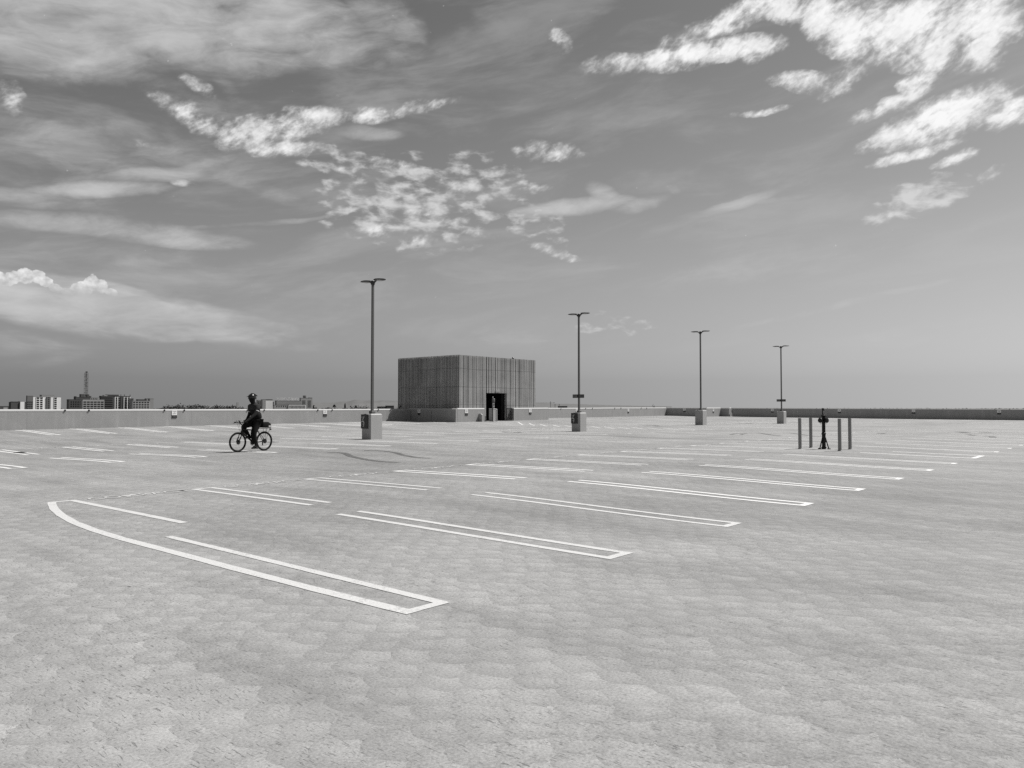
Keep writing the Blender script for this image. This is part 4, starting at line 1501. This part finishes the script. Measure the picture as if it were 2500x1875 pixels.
def person():
    t = empty('person', 'person in a dark helmet and uniform with a grey yoke, riding the bicycle upright', 'person', RIDER + Vector((math.cos(HEAD), math.sin(HEAD), 0)) * 0.08, HEAD)
    J, E = [], []

    def j(p, r):
        J.append((p, r)); return len(J) - 1

    def e(*ids):
        for a, b in zip(ids[:-1], ids[1:]): E.append((a, b))
    pel = j((-.27, 0, 1.03), (.15, .13)); bel = j((-.25, 0, 1.18), (.15, .125)); che = j((-.20, 0, 1.38), (.16, .13)); upc = j((-.155, 0, 1.53), (.13, .10)); nek = j((-.125, 0, 1.63), .065)
    skl = j((-.08, 0, 1.71), (.075, .08)); top = j((-.08, 0, 1.81), (.08, .09))
    e(pel, bel, che, upc, nek, skl, top)
    hips = {}
    # left leg down, right leg up
    la = j((-.22, .11, .98), .095); lk = j((-.03, .12, .60), .062); lc = j((-.08, .12, .42), .056); lan = j((-.15, .135, .20), .042); lt = j((-.01, .14, .135), .035)
    e(pel, la, lk, lc, lan, lt)
    ra = j((-.20, -.11, .99), .095); rk = j((.20, -.12, .84), .066); rc = j((.12, -.12, .68), .056); ran = j((-.09, -.135, .54), .042); rt = j((0.04, -.14, .47), .035)
    e(pel, ra, rk, rc, ran, rt)
    hb = Vector((0.43, 0, 0.98))
    # right arm: hand resting on the raised thigh
    sh = j((-.145, -.18, 1.52), .068); el = j((-.17, -.27, 1.25), .054); wr = j((-.01, -.20, 1.085), .036); pm = j((.055, -.17, 1.058), (.036, .018))
    e(upc, sh, el, wr, pm)
    for k in range(4):
        y = -.135 - .022 * k
        a = j((.095, y, 1.05), .011); b = j((.12, y - .003, 1.04), .010); c = j((.142, y - .004, 1.022), .009)
        e(pm, a, b, c)
    th = j((.07, -.130, 1.055), .012); th2 = j((.095, -.118, 1.042), .010)
    e(pm, th, th2)
    for s in (1,):
        sh = j((-.145, s * .18, 1.52), .068); el = j((.03, s * .275, 1.245), .055); wr = j((.335, s * .275, 1.045), .036); pm = j((.40, s * .275, 1.018), (.036, .020))
        e(upc, sh, el, wr, pm)
        for k in range(4):
            y = s * (.245 + .022 * k); ln = (0.9, 1.0, 0.95, 0.8)[k]
            a = j((.43, y, 1.018), .011); b = j((.43 + .022 * ln, y, 1.0), .010); c = j((.42 + .012 * ln, y, .976), .009)
            e(pm, a, b, c)
        th = j((.397, s * .232, .996), .012); th2 = j((.417, s * .222, .978), .010)
        e(pm, th, th2)
    body = skin_mesh('body', J, E, pel, M['skin'], t, 2, 1.12)
    # head with a face
    bm = bmesh.new()
    bmesh.ops.create_uvsphere(bm, u_segments=24, v_segments=16, radius=1.0)
    for v in bm.verts:
        x, y, z = v.co
        fx = 0.098 if x > 0 else 0.098
        jaw = 1.0 - 0.28 * max(0, -z)
        nx = x * fx * (1 + 0.10 * max(0, -z) * (x > 0)); ny = y * 0.075 * jaw; nz = z * 0.122
        if x > 0.85 and abs(y) < 0.3 and -0.35 < z < 0.12: nx += 0.020
        if x > 0.6 and abs(y) < 0.4 and z < -0.65: nx += 0.014
        if 0.75 < x and 0.15 < abs(y) < 0.5 and 0.02 < z < 0.25: nx -= 0.008
        if abs(y) > 0.93 and abs(x) < 0.3 and abs(z) < 0.3: ny *= 1.16
        v.co = (nx - .062, ny, nz + 1.765)
    hd = bm_obj('head', bm, M['skin'], t, smooth=True)
    bm = bmesh.new(); box(bm, (.041, 0, 1.795), (.02, .13, .035), bevel=0.008); bm_obj('sunglasses', bm, M['black'], hd)
    # helmet
    bm = bmesh.new()
    bmesh.ops.create_uvsphere(bm, u_segments=24, v_segments=14, radius=1.0)
    kill = [v for v in bm.verts if v.co.z < -0.28]
    bmesh.ops.delete(bm, geom=kill, context='VERTS')
    for v in bm.verts:
        x, y, z = v.co
        ax = .145 if x > 0 else .155
        v.co = (x * ax * 1.02 - .07, y * .108, z * .128 + 1.835 + (0.018 * x if x < 0 else 0) - 0.02 * max(0, -x) * (z < 0))
    bmesh.ops.solidify(bm, geom=bm.faces[:], thickness=0.012)
    hl = bm_obj('helmet', bm, M['helmet'], t, smooth=True)
    bm = bmesh.new()
    for y in (-.055, 0, .055):
        tube(bm, [(.04, y, 1.925 - abs(y) * .4), (-.05, y, 1.972 - abs(y) * .4), (-.15, y, 1.955 - abs(y) * .4), (-.24, y, 1.88)], [.008, .016, .018, .01], 6)
    bm_obj('helmet_ridge', bm, M['helmet'], hl)
    bm = bmesh.new()
    vs = [bm.verts.new(p) for p in [(0.06, .08, 1.868), (0.14, .05, 1.85), (0.16, 0, 1.85), (0.14, -.05, 1.85), (0.06, -.08, 1.868), (.05, 0, 1.90)]]
    bm.faces.new(vs)
    bmesh.ops.solidify(bm, geom=bm.faces[:], thickness=0.008)
    bm_obj('visor', bm, M['black'], hl)
    bm = bmesh.new(); tube(bm, [(-.05, .088, 1.81), (-.04, .078, 1.71), (.0, .0, 1.655), (-.04, -.078, 1.71), (-.05, -.088, 1.81)], 0.006, 6); bm_obj('strap', bm, M['black'], hl)
    # shirt: grey yoke over a dark body, short sleeves
    S_, SE = [], []

    def js(p, r): S_.append((p, r)); return len(S_) - 1
    a0 = js((-.265, 0, 1.05), (.175, .150)); a1 = js((-.245, 0, 1.20), (.170, .145)); a2 = js((-.205, 0, 1.36), (.165, .140))
    SE += [(a0, a1), (a1, a2)]
    skin_mesh('shirt_lower', S_, SE, a0, M['black_matt'], t, 2, 1.22)
    S_, SE = [], []
    b0 = js((-.205, 0, 1.38), (.186, .152)); b1 = js((-.16, 0, 1.53), (.150, .118)); b2 = js((-.13, 0, 1.62), (.078, .074))
    SE += [(b0, b1), (b1, b2)]
    for s in (1, -1):
        c0 = js((-.147, s * .18, 1.525), .086); c1 = js((-.085 if s > 0 else -.155, s * .235, 1.37), .074)
        SE += [(b1, c0), (c0, c1)]
    sh = skin_mesh('shirt_yoke', S_, SE, b0, M['shirt'], t, 2, 1.26)
    for s in (1, -1):
        bm = bmesh.new(); tube(bm, [(-.087 - (s < 0) * .07, s * .236, 1.375), (-.078 - (s < 0) * .08, s * .241, 1.352)], 0.080, 14, cap=False); bm_obj('sleeve_trim', bm, M['trim'], sh)
    bm = bmesh.new(); tube(bm, [(-.125, .055, 1.63), (-.07, .03, 1.62), (-.07, -.03, 1.62), (-.125, -.055, 1.63), (-.18, 0, 1.645), (-.125, .055, 1.63)], 0.012, 6); bm_obj('collar', bm, M['shirt'], sh)
    # trousers
    S_, SE = [], []
    p0 = js((-.275, 0, 1.02), (.158, .13))
    ql = [js((-.21, .11, .97), .120), js((-.03, .12, .60), .090), js((-.08, .12, .42), .088), js((-.115, .13, .24), .080)]
    qr = [js((-.19, -.11, .99), .120), js((.20, -.12, .845), .092), js((.12, -.12, .68), .086), js((-.03, -.13, .565), .072)]
    for q in (ql, qr):
        SE.append((p0, q[0]))
        for a, b in zip(q[:-1], q[1:]): SE.append((a, b))
    skin_mesh('trousers', S_, SE, p0, M['black_matt'], t, 2, 1.2)
    bm = bmesh.new(); tube(bm, [(-.40, .0, 1.10), (-.27, .15, 1.10), (-.14, .0, 1.10), (-.27, -.15, 1.10), (-.40, 0, 1.10)], 0.02, 6); bm_obj('belt', bm, M['black'], t)
    for hx_, hz, s in ((-.15, .165, 1), (-.09, .505, -1)):
        bm = bmesh.new()
        tube(bm, [(hx_ - .05, s * .14, hz - .01), (hx_ + .02, s * .14, hz - .005), (hx_ + .11, s * .14, hz - .028), (hx_ + .19, s * .14, hz - .045)], [.038, .05, .045, .025], 12, flat=(1.0, 0.8))
        o = bm_obj('shoe', bm, M['black_matt'], t, smooth=True)
        bm = bmesh.new(); box(bm, (hx_ + .06, s * .14, hz - .06), (.24, .08, .02), bevel=0.008); bm_obj('sole', bm, M['rubber'], o)


person()


# ------------------------------------------------------------------ distant city
def bear(px, dist):
    """ground position at a surveyed bearing (photo column) and distance"""
    x = (px - 1250) / 1878.0
    return Vector((x * dist, dist, 0))


M['w_white'] = plain('white tower wall', 0.62, 0.8, var=0.03, scale=0.05)
M['w_grey'] = plain('grey tower wall', 0.20, 0.8, var=0.05, scale=0.05)
M['w_dark'] = plain('dark tower wall', 0.045, 0.8, var=0.1, scale=0.05)
M['w_mid'] = plain('stone tower wall', 0.26, 0.8, var=0.06, scale=0.05)
M['glass'] = plain('dark window glass', 0.02, 0.15, var=0.1, scale=0.1)


def px_h(py, dist):
    return EYE + (994 - py) / 1878.0 * dist


class Frame:
    """local frame of a far building that faces the car park: s across, t away"""
    def __init__(self, px, dist, yaw=0.0):
        self.k0 = (px - 1250) / 1878.0
        self.Y0 = dist
        self.th = math.atan(self.k0) - math.radians(yaw)

    def s(self, px, t=0.0):
        k = (px - 1250) / 1878.0
        c, sn = math.cos(self.th), math.sin(self.th)
        return (k * (self.Y0 + t * c) - self.k0 * self.Y0 - t * sn) / (c + k * sn)

    def z(self, py, t=0.0):
        return EYE + (994 - py) / 1878.0 * (self.Y0 + t * math.cos(self.th)) - LOW


def tower(label, blocks, dist, extras=None, name='office_block', yaw=28.0):
    """blocks: (px0, px1, ytop, depth_offset, wall, win) ; win=(cols, first_y, pitch_y, rows, wfrac, hfrac, x0frac, x1frac)"""
    cx = (blocks[0][0] + blocks[0][1]) / 2
    o = bear(cx, dist); o.z = LOW
    fr = Frame(cx, dist, yaw)
    t = empty(name, label, 'building', o, -fr.th)
    DP = 6.0
    for bi, (p0, p1, yt, off, wall, win) in enumerate(blocks):
        a, b = fr.s(p0, off), fr.s(p1, off)
        w_ = b - a
        zt = fr.z(yt, off)
        dp = DP if off >= 0 else 3.0
        bm = bmesh.new()
        box(bm, ((a + b) / 2, off + dp / 2, zt / 2), (w_, dp, zt))
        bm_obj('wall', bm, M[wall], t)
        bm = bmesh.new()
        box(bm, ((a + b) / 2, off + dp / 2, zt + 0.2), (w_ + .3, dp + .3, 0.4))
        bm_obj('roof', bm, M['w_dark' if wall == 'w_dark' else 'w_grey'], t)
        if win:
            cols, y0, py, rows, wf, hf, x0f, x1f = win
            me = None
            span = w_ * (x1f - x0f); cw = span / cols
            ph = py / 1878.0 * dist
            for r in range(rows):
                z = fr.z(y0 + r * py, off)
                if z < 1: continue
                for c in range(cols):
                    x = a + w_ * x0f + (c + .5) * cw
                    if me is None:
                        bmw = bmesh.new(); box(bmw, (0, 0, 0), (cw * wf, 0.30, ph * hf))
                        wo_ = bm_obj('window', bmw, M['glass'], t); me = wo_.data
                    else:
                        wo_ = link(bpy.data.objects.new('window', me), t)
                    wo_.location = (x, off - 0.05, z)
    if extras: extras(t, fr)
    return t


DB = 1150.0


def ex_mast(t, f):
    # lattice sign mast on the roof
    D_ = 40.0
    cx = f.s(209.5, D_)
    z0, z1 = f.z(972, D_), f.z(908, D_)
    hw = 1.9
    bm = bmesh.new()
    for sx in (-1, 1):
        for sy in (-1, 1):
            tube(bm, [(cx + sx * hw, D_ + sy * hw, z0), (cx + sx * hw * .95, D_ + sy * hw, z1)], 0.30 if sx > 0 else 0.20, 4)
    n = 13
    for k in range(n + 1):
        z = z0 + (z1 - z0) * k / n; z2 = z0 + (z1 - z0) * (k + 1) / n
        for sy in (-1, 1):
            tube(bm, [(cx - hw, D_ + sy * hw, z), (cx + hw, D_ + sy * hw, z)], 0.15, 4)
            if k < n:
                s = 1 if k % 2 else -1
                tube(bm, [(cx - hw * s, D_ + sy * hw, z), (cx + hw * s, D_ + sy * hw, z2)], 0.15, 4)
    m_ = bm_obj('mast', bm, M['w_dark'], t)
    m_['kind'] = 'stuff'
    for (ya, yb, wd) in ((909, 921, 1.2), (923, 928, 1.9), (931, 936, 2.2), (938, 943, 1.8)):
        bm = bmesh.new(); za, zb = f.z(ya, D_), f.z(yb, D_)
        box(bm, (cx - 1.2, D_ - 2.4, (za + zb) / 2), (wd, 0.5, (za - zb) * .8)); bm_obj('sign_letter', bm, M['w_dark'], m_)
    bm = bmesh.new(); box(bm, (cx + 0.6, D_, z1 + 1.2), (2.4, 1.6, 2.2)); bm_obj('finial', bm, M['w_dark'], m_)
    for (p0, p1, y0, y1) in ((197, 207, 961.5, 970), (212, 218, 962, 970), (184, 187, 967, 971), (219, 223, 966, 970)):
        a, c = f.s(p0, 38), f.s(p1, 38)
        bm = bmesh.new(); za, zb = f.z(y0, 38), f.z(y1, 38)
        box(bm, ((a + c) / 2, 40, (za + zb) / 2), (c - a, 4, za - zb)); bm_obj('roof_plant', bm, M['w_dark'], t)


tower('white tower block with columns of small dark windows, leftmost tall building', [
    (81, 149, 969.2, 0, 'w_white', None),
    (66.5, 80.6, 967, -0.4, 'w_darker', (3, 982, 5.05, 5, .55, .6, .0, 1.0)),  # stands for the tower's shaded left side, shade put into its grey
    (102, 133, 964.5, 7, 'w_grey', None),
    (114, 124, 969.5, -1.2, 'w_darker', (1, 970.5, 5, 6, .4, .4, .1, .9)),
    (88.5, 105.5, 970.2, -0.6, 'w_white', (2, 972.4, 5.05, 9, .68, .62, 0, 1.0)),
    (132, 139.5, 970.2, -0.6, 'w_white', (1, 972.8, 4.95, 9, .75, .62, 0, 1.0)),
], DB)
tower('low dark block left of the white tower', [(27, 66, 982, 30, 'w_dark', None), (31, 60, 980.8, 34, 'w_dark', None), (50, 60, 980, 28, 'w_white', None)], DB)
tower('tiny pale house at the far left edge of the skyline', [(9, 19, 994.5, 60, 'w_mid', None), (0, 25, 992, 90, 'w_dark', None)], DB, name='low_house')
tower('dark stepped block carrying the lattice mast', [
    (168, 203, 975.3, 30, 'w_dark', (5, 981, 5.4, 3, .5, .5, .1, .9)),
    (185, 222, 969.5, 36, 'w_dark', None)], DB, ex_mast)
tower('pale gridded office block in front of the mast building', [
    (202, 255, 976, 0, 'w_mid', (6, 981.5, 5.35, 6, .78, .55, .02, .98)),
    (221, 243, 971, 20, 'w_mid', (4, 973.5, 5, 1, .4, .5, .05, .8))], DB - 20)
tower('dark striped office block beside the white framed one', [
    (247, 280, 967, 20, 'w_dark', (1, 971, 5.2, 6, .96, .35, 0, 1)),
    (262, 290, 963.5, 36, 'w_dark', None), (254.8, 262, 964.8, 34, 'w_white', None), (243, 250, 973.5, 24, 'w_dark', None)], DB)


def ex_fins(t, f):
    for px in (281, 287, 302.5, 311, 317.3):
        bm = bmesh.new(); zt = f.z(969)
        box(bm, (f.s(px, -1.2), -1.2, zt / 2), (0.95, 1.2, zt)); bm_obj('fin', bm, M['w_white'], t)
    for px in (295, 303.5, 317.5):
        bm = bmesh.new(); box(bm, (f.s(px, 3), 3, f.z(967)), (0.7, 0.7, 5)); bm_obj('roof_post', bm, M['w_dark'], t)


tower('white framed office block with tall pale fins', [
    (280, 318, 969.5, 0, 'w_mid', (5, 973, 5.3, 6, .82, .58, 0, 1)),
    (294.5, 302, 968.5, -1, 'w_dark', None), (282, 317.6, 967.5, 8, 'w_dark', None)], DB, ex_fins)
tower('low grey office block at the right end of the skyline cluster', [
    (324, 366, 979, 0, 'w_mid', (6, 982.3, 5.6, 4, .66, .5, .01, .98)),
    (318, 326, 973.5, 20, 'w_dark', None), (337, 356, 975.5, 20, 'w_dark', None), (358, 366, 973.2, 22, 'w_grey', None), (366, 375, 973.2, 4, 'w_grey', None)], DB)
DC = 1500.0
tower('small terraced block just behind the cyclist', [(629.5, 641, 977, 10, 'w_mid', (3, 980, 2.6, 7, .7, .5, 0, 1)), (641, 649, 975.5, 0, 'w_mid', None), (649, 666, 977, 6, 'w_white', None), (646, 665.5, 975.2, 20, 'w_dark', None), (666, 669, 981.5, 12, 'w_mid', (1, 983, 2.6, 4, .8, .5, 0, 1))], DC)


def ex_roof(t, f):
    for k in range(16):
        px = 677.5 + k * 3.35
        x = f.s(px, 12)
        bm = bmesh.new(); z0, z1 = f.z(978.3, 12), f.z(970 + (k / 16) * 1.5, 12)
        tube(bm, [(x - 0.9, 12, z1), (x + 1.0, 12, z0)], 0.48 if k > 9 else 0.30, 4)
        bm_obj('roof_truss', bm, M['w_white'], t)
    a = f.s(739.5, 6); c = f.s(748.5, 6)
    bm = bmesh.new(); lathe(bm, [(3.2, 0), (3.2, 5.5), (3.8, 6), (3.8, 8.6)], 16, ((a + c) / 2, 6, f.z(976, 6))); bm_obj('turret', bm, M['w_grey'], t)


tower('long arena-like hall with slanting roof trusses and a round turret', [
    (675, 735, 978.5, 0, 'w_grey', None),
    (669, 706, 989, -6, 'w_mid', (5, 992, 3, 1, .35, .9, .12, .85)),
    (705, 747, 988, -8, 'w_white', (12, 991.5, 4, 2, .6, .7, .03, .97)),
    (735, 762, 971.5, 2, 'w_mid', (2, 978, 2.6, 7, .6, .3, 0, 1)), (756, 762.5, 970.5, 4, 'w_grey', None)], DC, ex_roof, name='arena_hall')
tower('faint slab tower in the haze between the trees and the cyclist', [(578.5, 583.5, 983, 0, 'w_mid', None)], 5200)
tower('small white house among the trees left of the cyclist', [(506, 514, 992.3, 0, 'w_white', None)], 1300, name='low_house')
tower('long low dark building right of the penthouse', [(1366, 1385, 992, 0, 'w_dark', None)], 1300, name='low_building')
tower('low dark rooftops beside the penthouse', [(945, 962, 990.8, 0, 'w_dark', (8, 992, 2, 1, .5, .4, 0, 1)), (925, 944, 993, 10, 'w_dark', None)], 1300, name='low_building')


def crane():
    d = 1400.0
    o = bear(1344, d); o.z = LOW
    t = empty('tower_crane', 'thin tower crane on the horizon right of the penthouse', 'crane', o)
    zt = px_h(980, d) - LOW
    bm = bmesh.new(); tube(bm, [(0, 0, 0), (0, 0, zt)], 0.5, 4); bm_obj('mast', bm, M['w_grey'], t)
    bm = bmesh.new(); tube(bm, [(-3, 0, zt - 2.5), (7.2, 0, zt - 2.5)], 0.35, 4); bm_obj('jib', bm, M['w_grey'], t)
    bm = bmesh.new(); box(bm, (6.5, 0, zt - 2.6), (1.6, 0.8, 1.0)); bm_obj('counterweight', bm, M['w_dark'], t)


crane()
for px, y, lab in ((1355, 988, 'thin dark mast left of the long low building'), (1365, 987.6, 'thin dark mast at the end of the long low building')):
    o = bear(px, 1300); o.z = LOW
    mm = empty('radio_mast', lab, 'mast', o)
    bm = bmesh.new(); zt = px_h(y, 1300) - LOW; tube(bm, [(0, 0, 0), (0, 0, zt)], 0.35, 4); box(bm, (0, 0, zt), (1.0, 1.0, 1.2)); bm_obj('pole', bm, M['w_dark'], mm)


# trees beyond the parapet
def leaf_mat():
    m, n, bs = new_mat('foliage')
    t = n.node('ShaderNodeTexCoord').outputs['Object']
    grey(n, bs, n.lin(n.noise(t, 0.6, 3, 0.6), 0.3, 0.7, 0.03, 0.085))
    bs.inputs['Roughness'].default_value = 0.8
    return m


M['leaf'] = leaf_mat()
M['bark'] = plain('bark', 0.06, 0.9)


def crown_mesh(seed, h, w_, kind):
    rs = random.Random(seed)
    vs, fs = [], []
    for k in range(420):
        if kind == 'round':
            while True:
                p = Vector((rs.uniform(-1, 1), rs.uniform(-1, 1), rs.uniform(-1, 1)))
                if p.length < 1 and p.length > 0.35: break
            lump = 1 + 0.28 * math.sin(3 * math.atan2(p.y, p.x) + seed) * math.cos(2.3 * p.z + seed)
            c = Vector((p.x * w_ * lump, p.y * w_ * lump, h * 0.62 + p.z * h * 0.38 * lump)); s = w_ * .13
        elif kind == 'cypress':
            z = rs.random(); a = rs.uniform(0, 6.283); r = w_ * (1 - z) ** .7 * (.3 + .7 * rs.random())
            c = Vector((r * math.cos(a), r * math.sin(a), h * (.06 + .94 * z))); s = w_ * .35
        else:
            a = rs.uniform(0, 6.283); r = rs.random(); c = Vector((r * w_ * math.cos(a), r * w_ * math.sin(a), h * (0.98 - 0.12 * r * r) + rs.uniform(-.02, .04) * h)); s = w_ * .18
        q = Euler((rs.uniform(0, 3), rs.uniform(0, 3), rs.uniform(0, 3))).to_matrix()
        b = len(vs)
        for d in ((-1, -.5, 0), (1, -.5, 0), (0, 1, 0)): vs.append(tuple(c + q @ (Vector(d) * s)))
        fs.append((b, b + 1, b + 2))
    me = bpy.data.meshes.new('crown'); me.from_pydata(vs, [], fs); me.materials.append(M['leaf']); me.update()
    return me


CM = {('round', i): crown_mesh(i, 22, 7.5, 'round') for i in range(3)}
CM[('cypress', 0)] = crown_mesh(9, 22, 2.4, 'cypress'); CM[('palm', 0)] = crown_mesh(10, 22, 2.6, 'palm')
bm = bmesh.new(); tube(bm, [(0, 0, 0), (0, 0, 12), (0.2, 0, 21)], [0.5, 0.4, 0.2], 6); TR_ME = bpy.data.meshes.new('trunk'); bm.to_mesh(TR_ME); bm.free(); TR_ME.materials.append(M['bark'])


def tree(px, ytop, dist, kind, label, group, wide=1.0):
    o = bear(px, dist); o.z = LOW
    h = px_h(ytop, dist) - LOW
    t = empty({'round': 'tree', 'cypress': 'cypress_tree', 'palm': 'palm_tree'}[kind], label, {'round': 'tree', 'cypress': 'cypress', 'palm': 'palm tree'}[kind], o, group=group)
    me = CM[(kind, random.randrange(3) if kind == 'round' else 0)]
    c = link(bpy.data.objects.new('crown', me), t); c.scale = (wide, wide, h / 22.0); c.rotation_euler = (0, 0, random.uniform(0, 6))
    k = link(bpy.data.objects.new('trunk', TR_ME), t); k.scale = (1, 1, h / 22.0)


rt = random.Random(11)
G1 = 'trees above the wall between the skyline and the cyclist'
G2 = 'low trees above the wall between the cyclist and the first lamp post'
xs = [404, 411, 418, 425, 433, 438, 444, 452, 461, 467, 473, 479, 486, 494, 502, 520, 526, 532, 541, 548, 556, 563, 570]
tops = [992, 992, 991.5, 991, 989, 989.5, 989.5, 991.8, 991, 990, 989.8, 989.5, 990, 990.5, 990, 993, 990, 990.5, 992, 991.5, 991.5, 991, 991.5]
for x, y in zip(xs, tops):
    tree(x, y + rt.uniform(-.5, .3), rt.uniform(900, 1150), 'round', 'bushy tree top showing above the long left wall between the skyline and the cyclist', G1, 1.15)
tree(588, 992, 900, 'round', 'dark pointed tree top nearest the cyclist', None, .8)
tree(765.8, 989.5, 900, 'cypress', 'dark cypress just right of the arena-like hall', None)
tree(842.5, 985.5, 900, 'cypress', 'tall cypress halfway between the arena-like hall and the first lamp post', None)
tree(816.5, 988.8, 1100, 'palm', 'small palm left of the tall cypress', None)
tree(869, 990.5, 1100, 'palm', 'palm top right of the tall cypress', None, .7)
tree(1596, 990.6, 1500, 'round', 'lone dark tree top on the far horizon beyond the distant wall', None, .6)
for x in (800, 804, 860, 873, 882, 888, 895, 976, 770, 935):
    tree(x, 993.2 + rt.uniform(-.8, .5), rt.uniform(1000, 1300), 'round', 'low bushy tree top just above the wall between the cyclist and the penthouse', G2, .8)


# far line of trees and houses along the horizon, one mass
def treeline():
    rs = random.Random(21)
    vs, fs = [], []
    for k in range(5200):
        az_ = math.radians(rs.uniform(-44, 52)); d = rs.uniform(1500, 4200)
        x, y = math.sin(az_) * d, math.cos(az_) * d
        h = rs.uniform(10, 19); w_ = rs.uniform(5, 13)
        b = len(vs)
        n = 6
        for i in range(n):
            a = 6.283 * i / n
            vs.append((x + w_ * math.cos(a) * rs.uniform(.7, 1.1), y + w_ * math.sin(a) * rs.uniform(.7, 1.1), LOW + h * rs.uniform(.25, .45)))
        for i in range(n):
            a = 6.283 * i / n
            vs.append((x + w_ * .55 * math.cos(a) * rs.uniform(.6, 1.1), y + w_ * .55 * math.sin(a), LOW + h * rs.uniform(.8, .95)))
        vs.append((x, y, LOW + h))
        for i in range(n):
            j_ = (i + 1) % n
            fs.append((b + i, b + j_, b + n + j_, b + n + i)); fs.append((b + n + i, b + n + j_, b + 2 * n))
    o = mesh_obj('treeline', vs, fs, M['leaf'])
    tag(o, 'low dark line of far trees along the horizon', kind='stuff')


treeline()


# hills
def hills(name, pts, dist, val):
    m, n, bs = new_mat(name)
    t = n.node('ShaderNodeTexCoord').outputs['Object']
    grey(n, bs, n.lin(n.noise(t, 0.0012, 6, 0.6), 0.3, 0.7, val * .8, val * 1.2))
    bs.inputs['Roughness'].default_value = 0.95
    rs = random.Random(len(pts))
    P = []
    for (x0, y0), (x1, y1) in zip(pts[:-1], pts[1:]):
        k = max(1, int((x1 - x0) / 6))
        for i in range(k):
            f = i / k; P.append((x0 + (x1 - x0) * f, y0 + (y1 - y0) * f + rs.uniform(-.25, .25)))
    P.append(pts[-1])
    vs, fs = [], []
    for x, y in P:
        for f, dd in ((0.0, -1500), (0.55, -700), (0.9, -250), (1.0, 0), (0.7, 900), (0, 2500)):
            q = bear(x, dist + dd)
            hh = px_h(y, dist) - LOW
            vs.append((q.x, q.y, LOW + hh * f * (1 + (rs.uniform(-.06, .06) if 0 < f < 1 else 0)) - (3 if f == 0 else 0)))
    for i in range(len(P) - 1):
        for k in range(5):
            a = 6 * i + k
            fs.append((a, a + 6, a + 7, a + 1))
    o = mesh_obj(name, vs, fs, m, smooth=True)
    tag(o, kind='structure')


hills('hills', [(700, 990), (762, 983), (800, 982.3), (822, 982), (832, 980), (846, 980.5), (858, 978), (866, 975.8), (876, 976), (885, 978.3), (905, 977.5), (918, 978.6), (935, 977.5), (960, 978.5), (1000, 978), (1100, 980), (1200, 981.5), (1310, 982.8), (1335, 982), (1350, 985.5), (1390, 986), (1430, 987.2), (1500, 989.5), (1570, 991), (1640, 992)], 9000, 0.08)
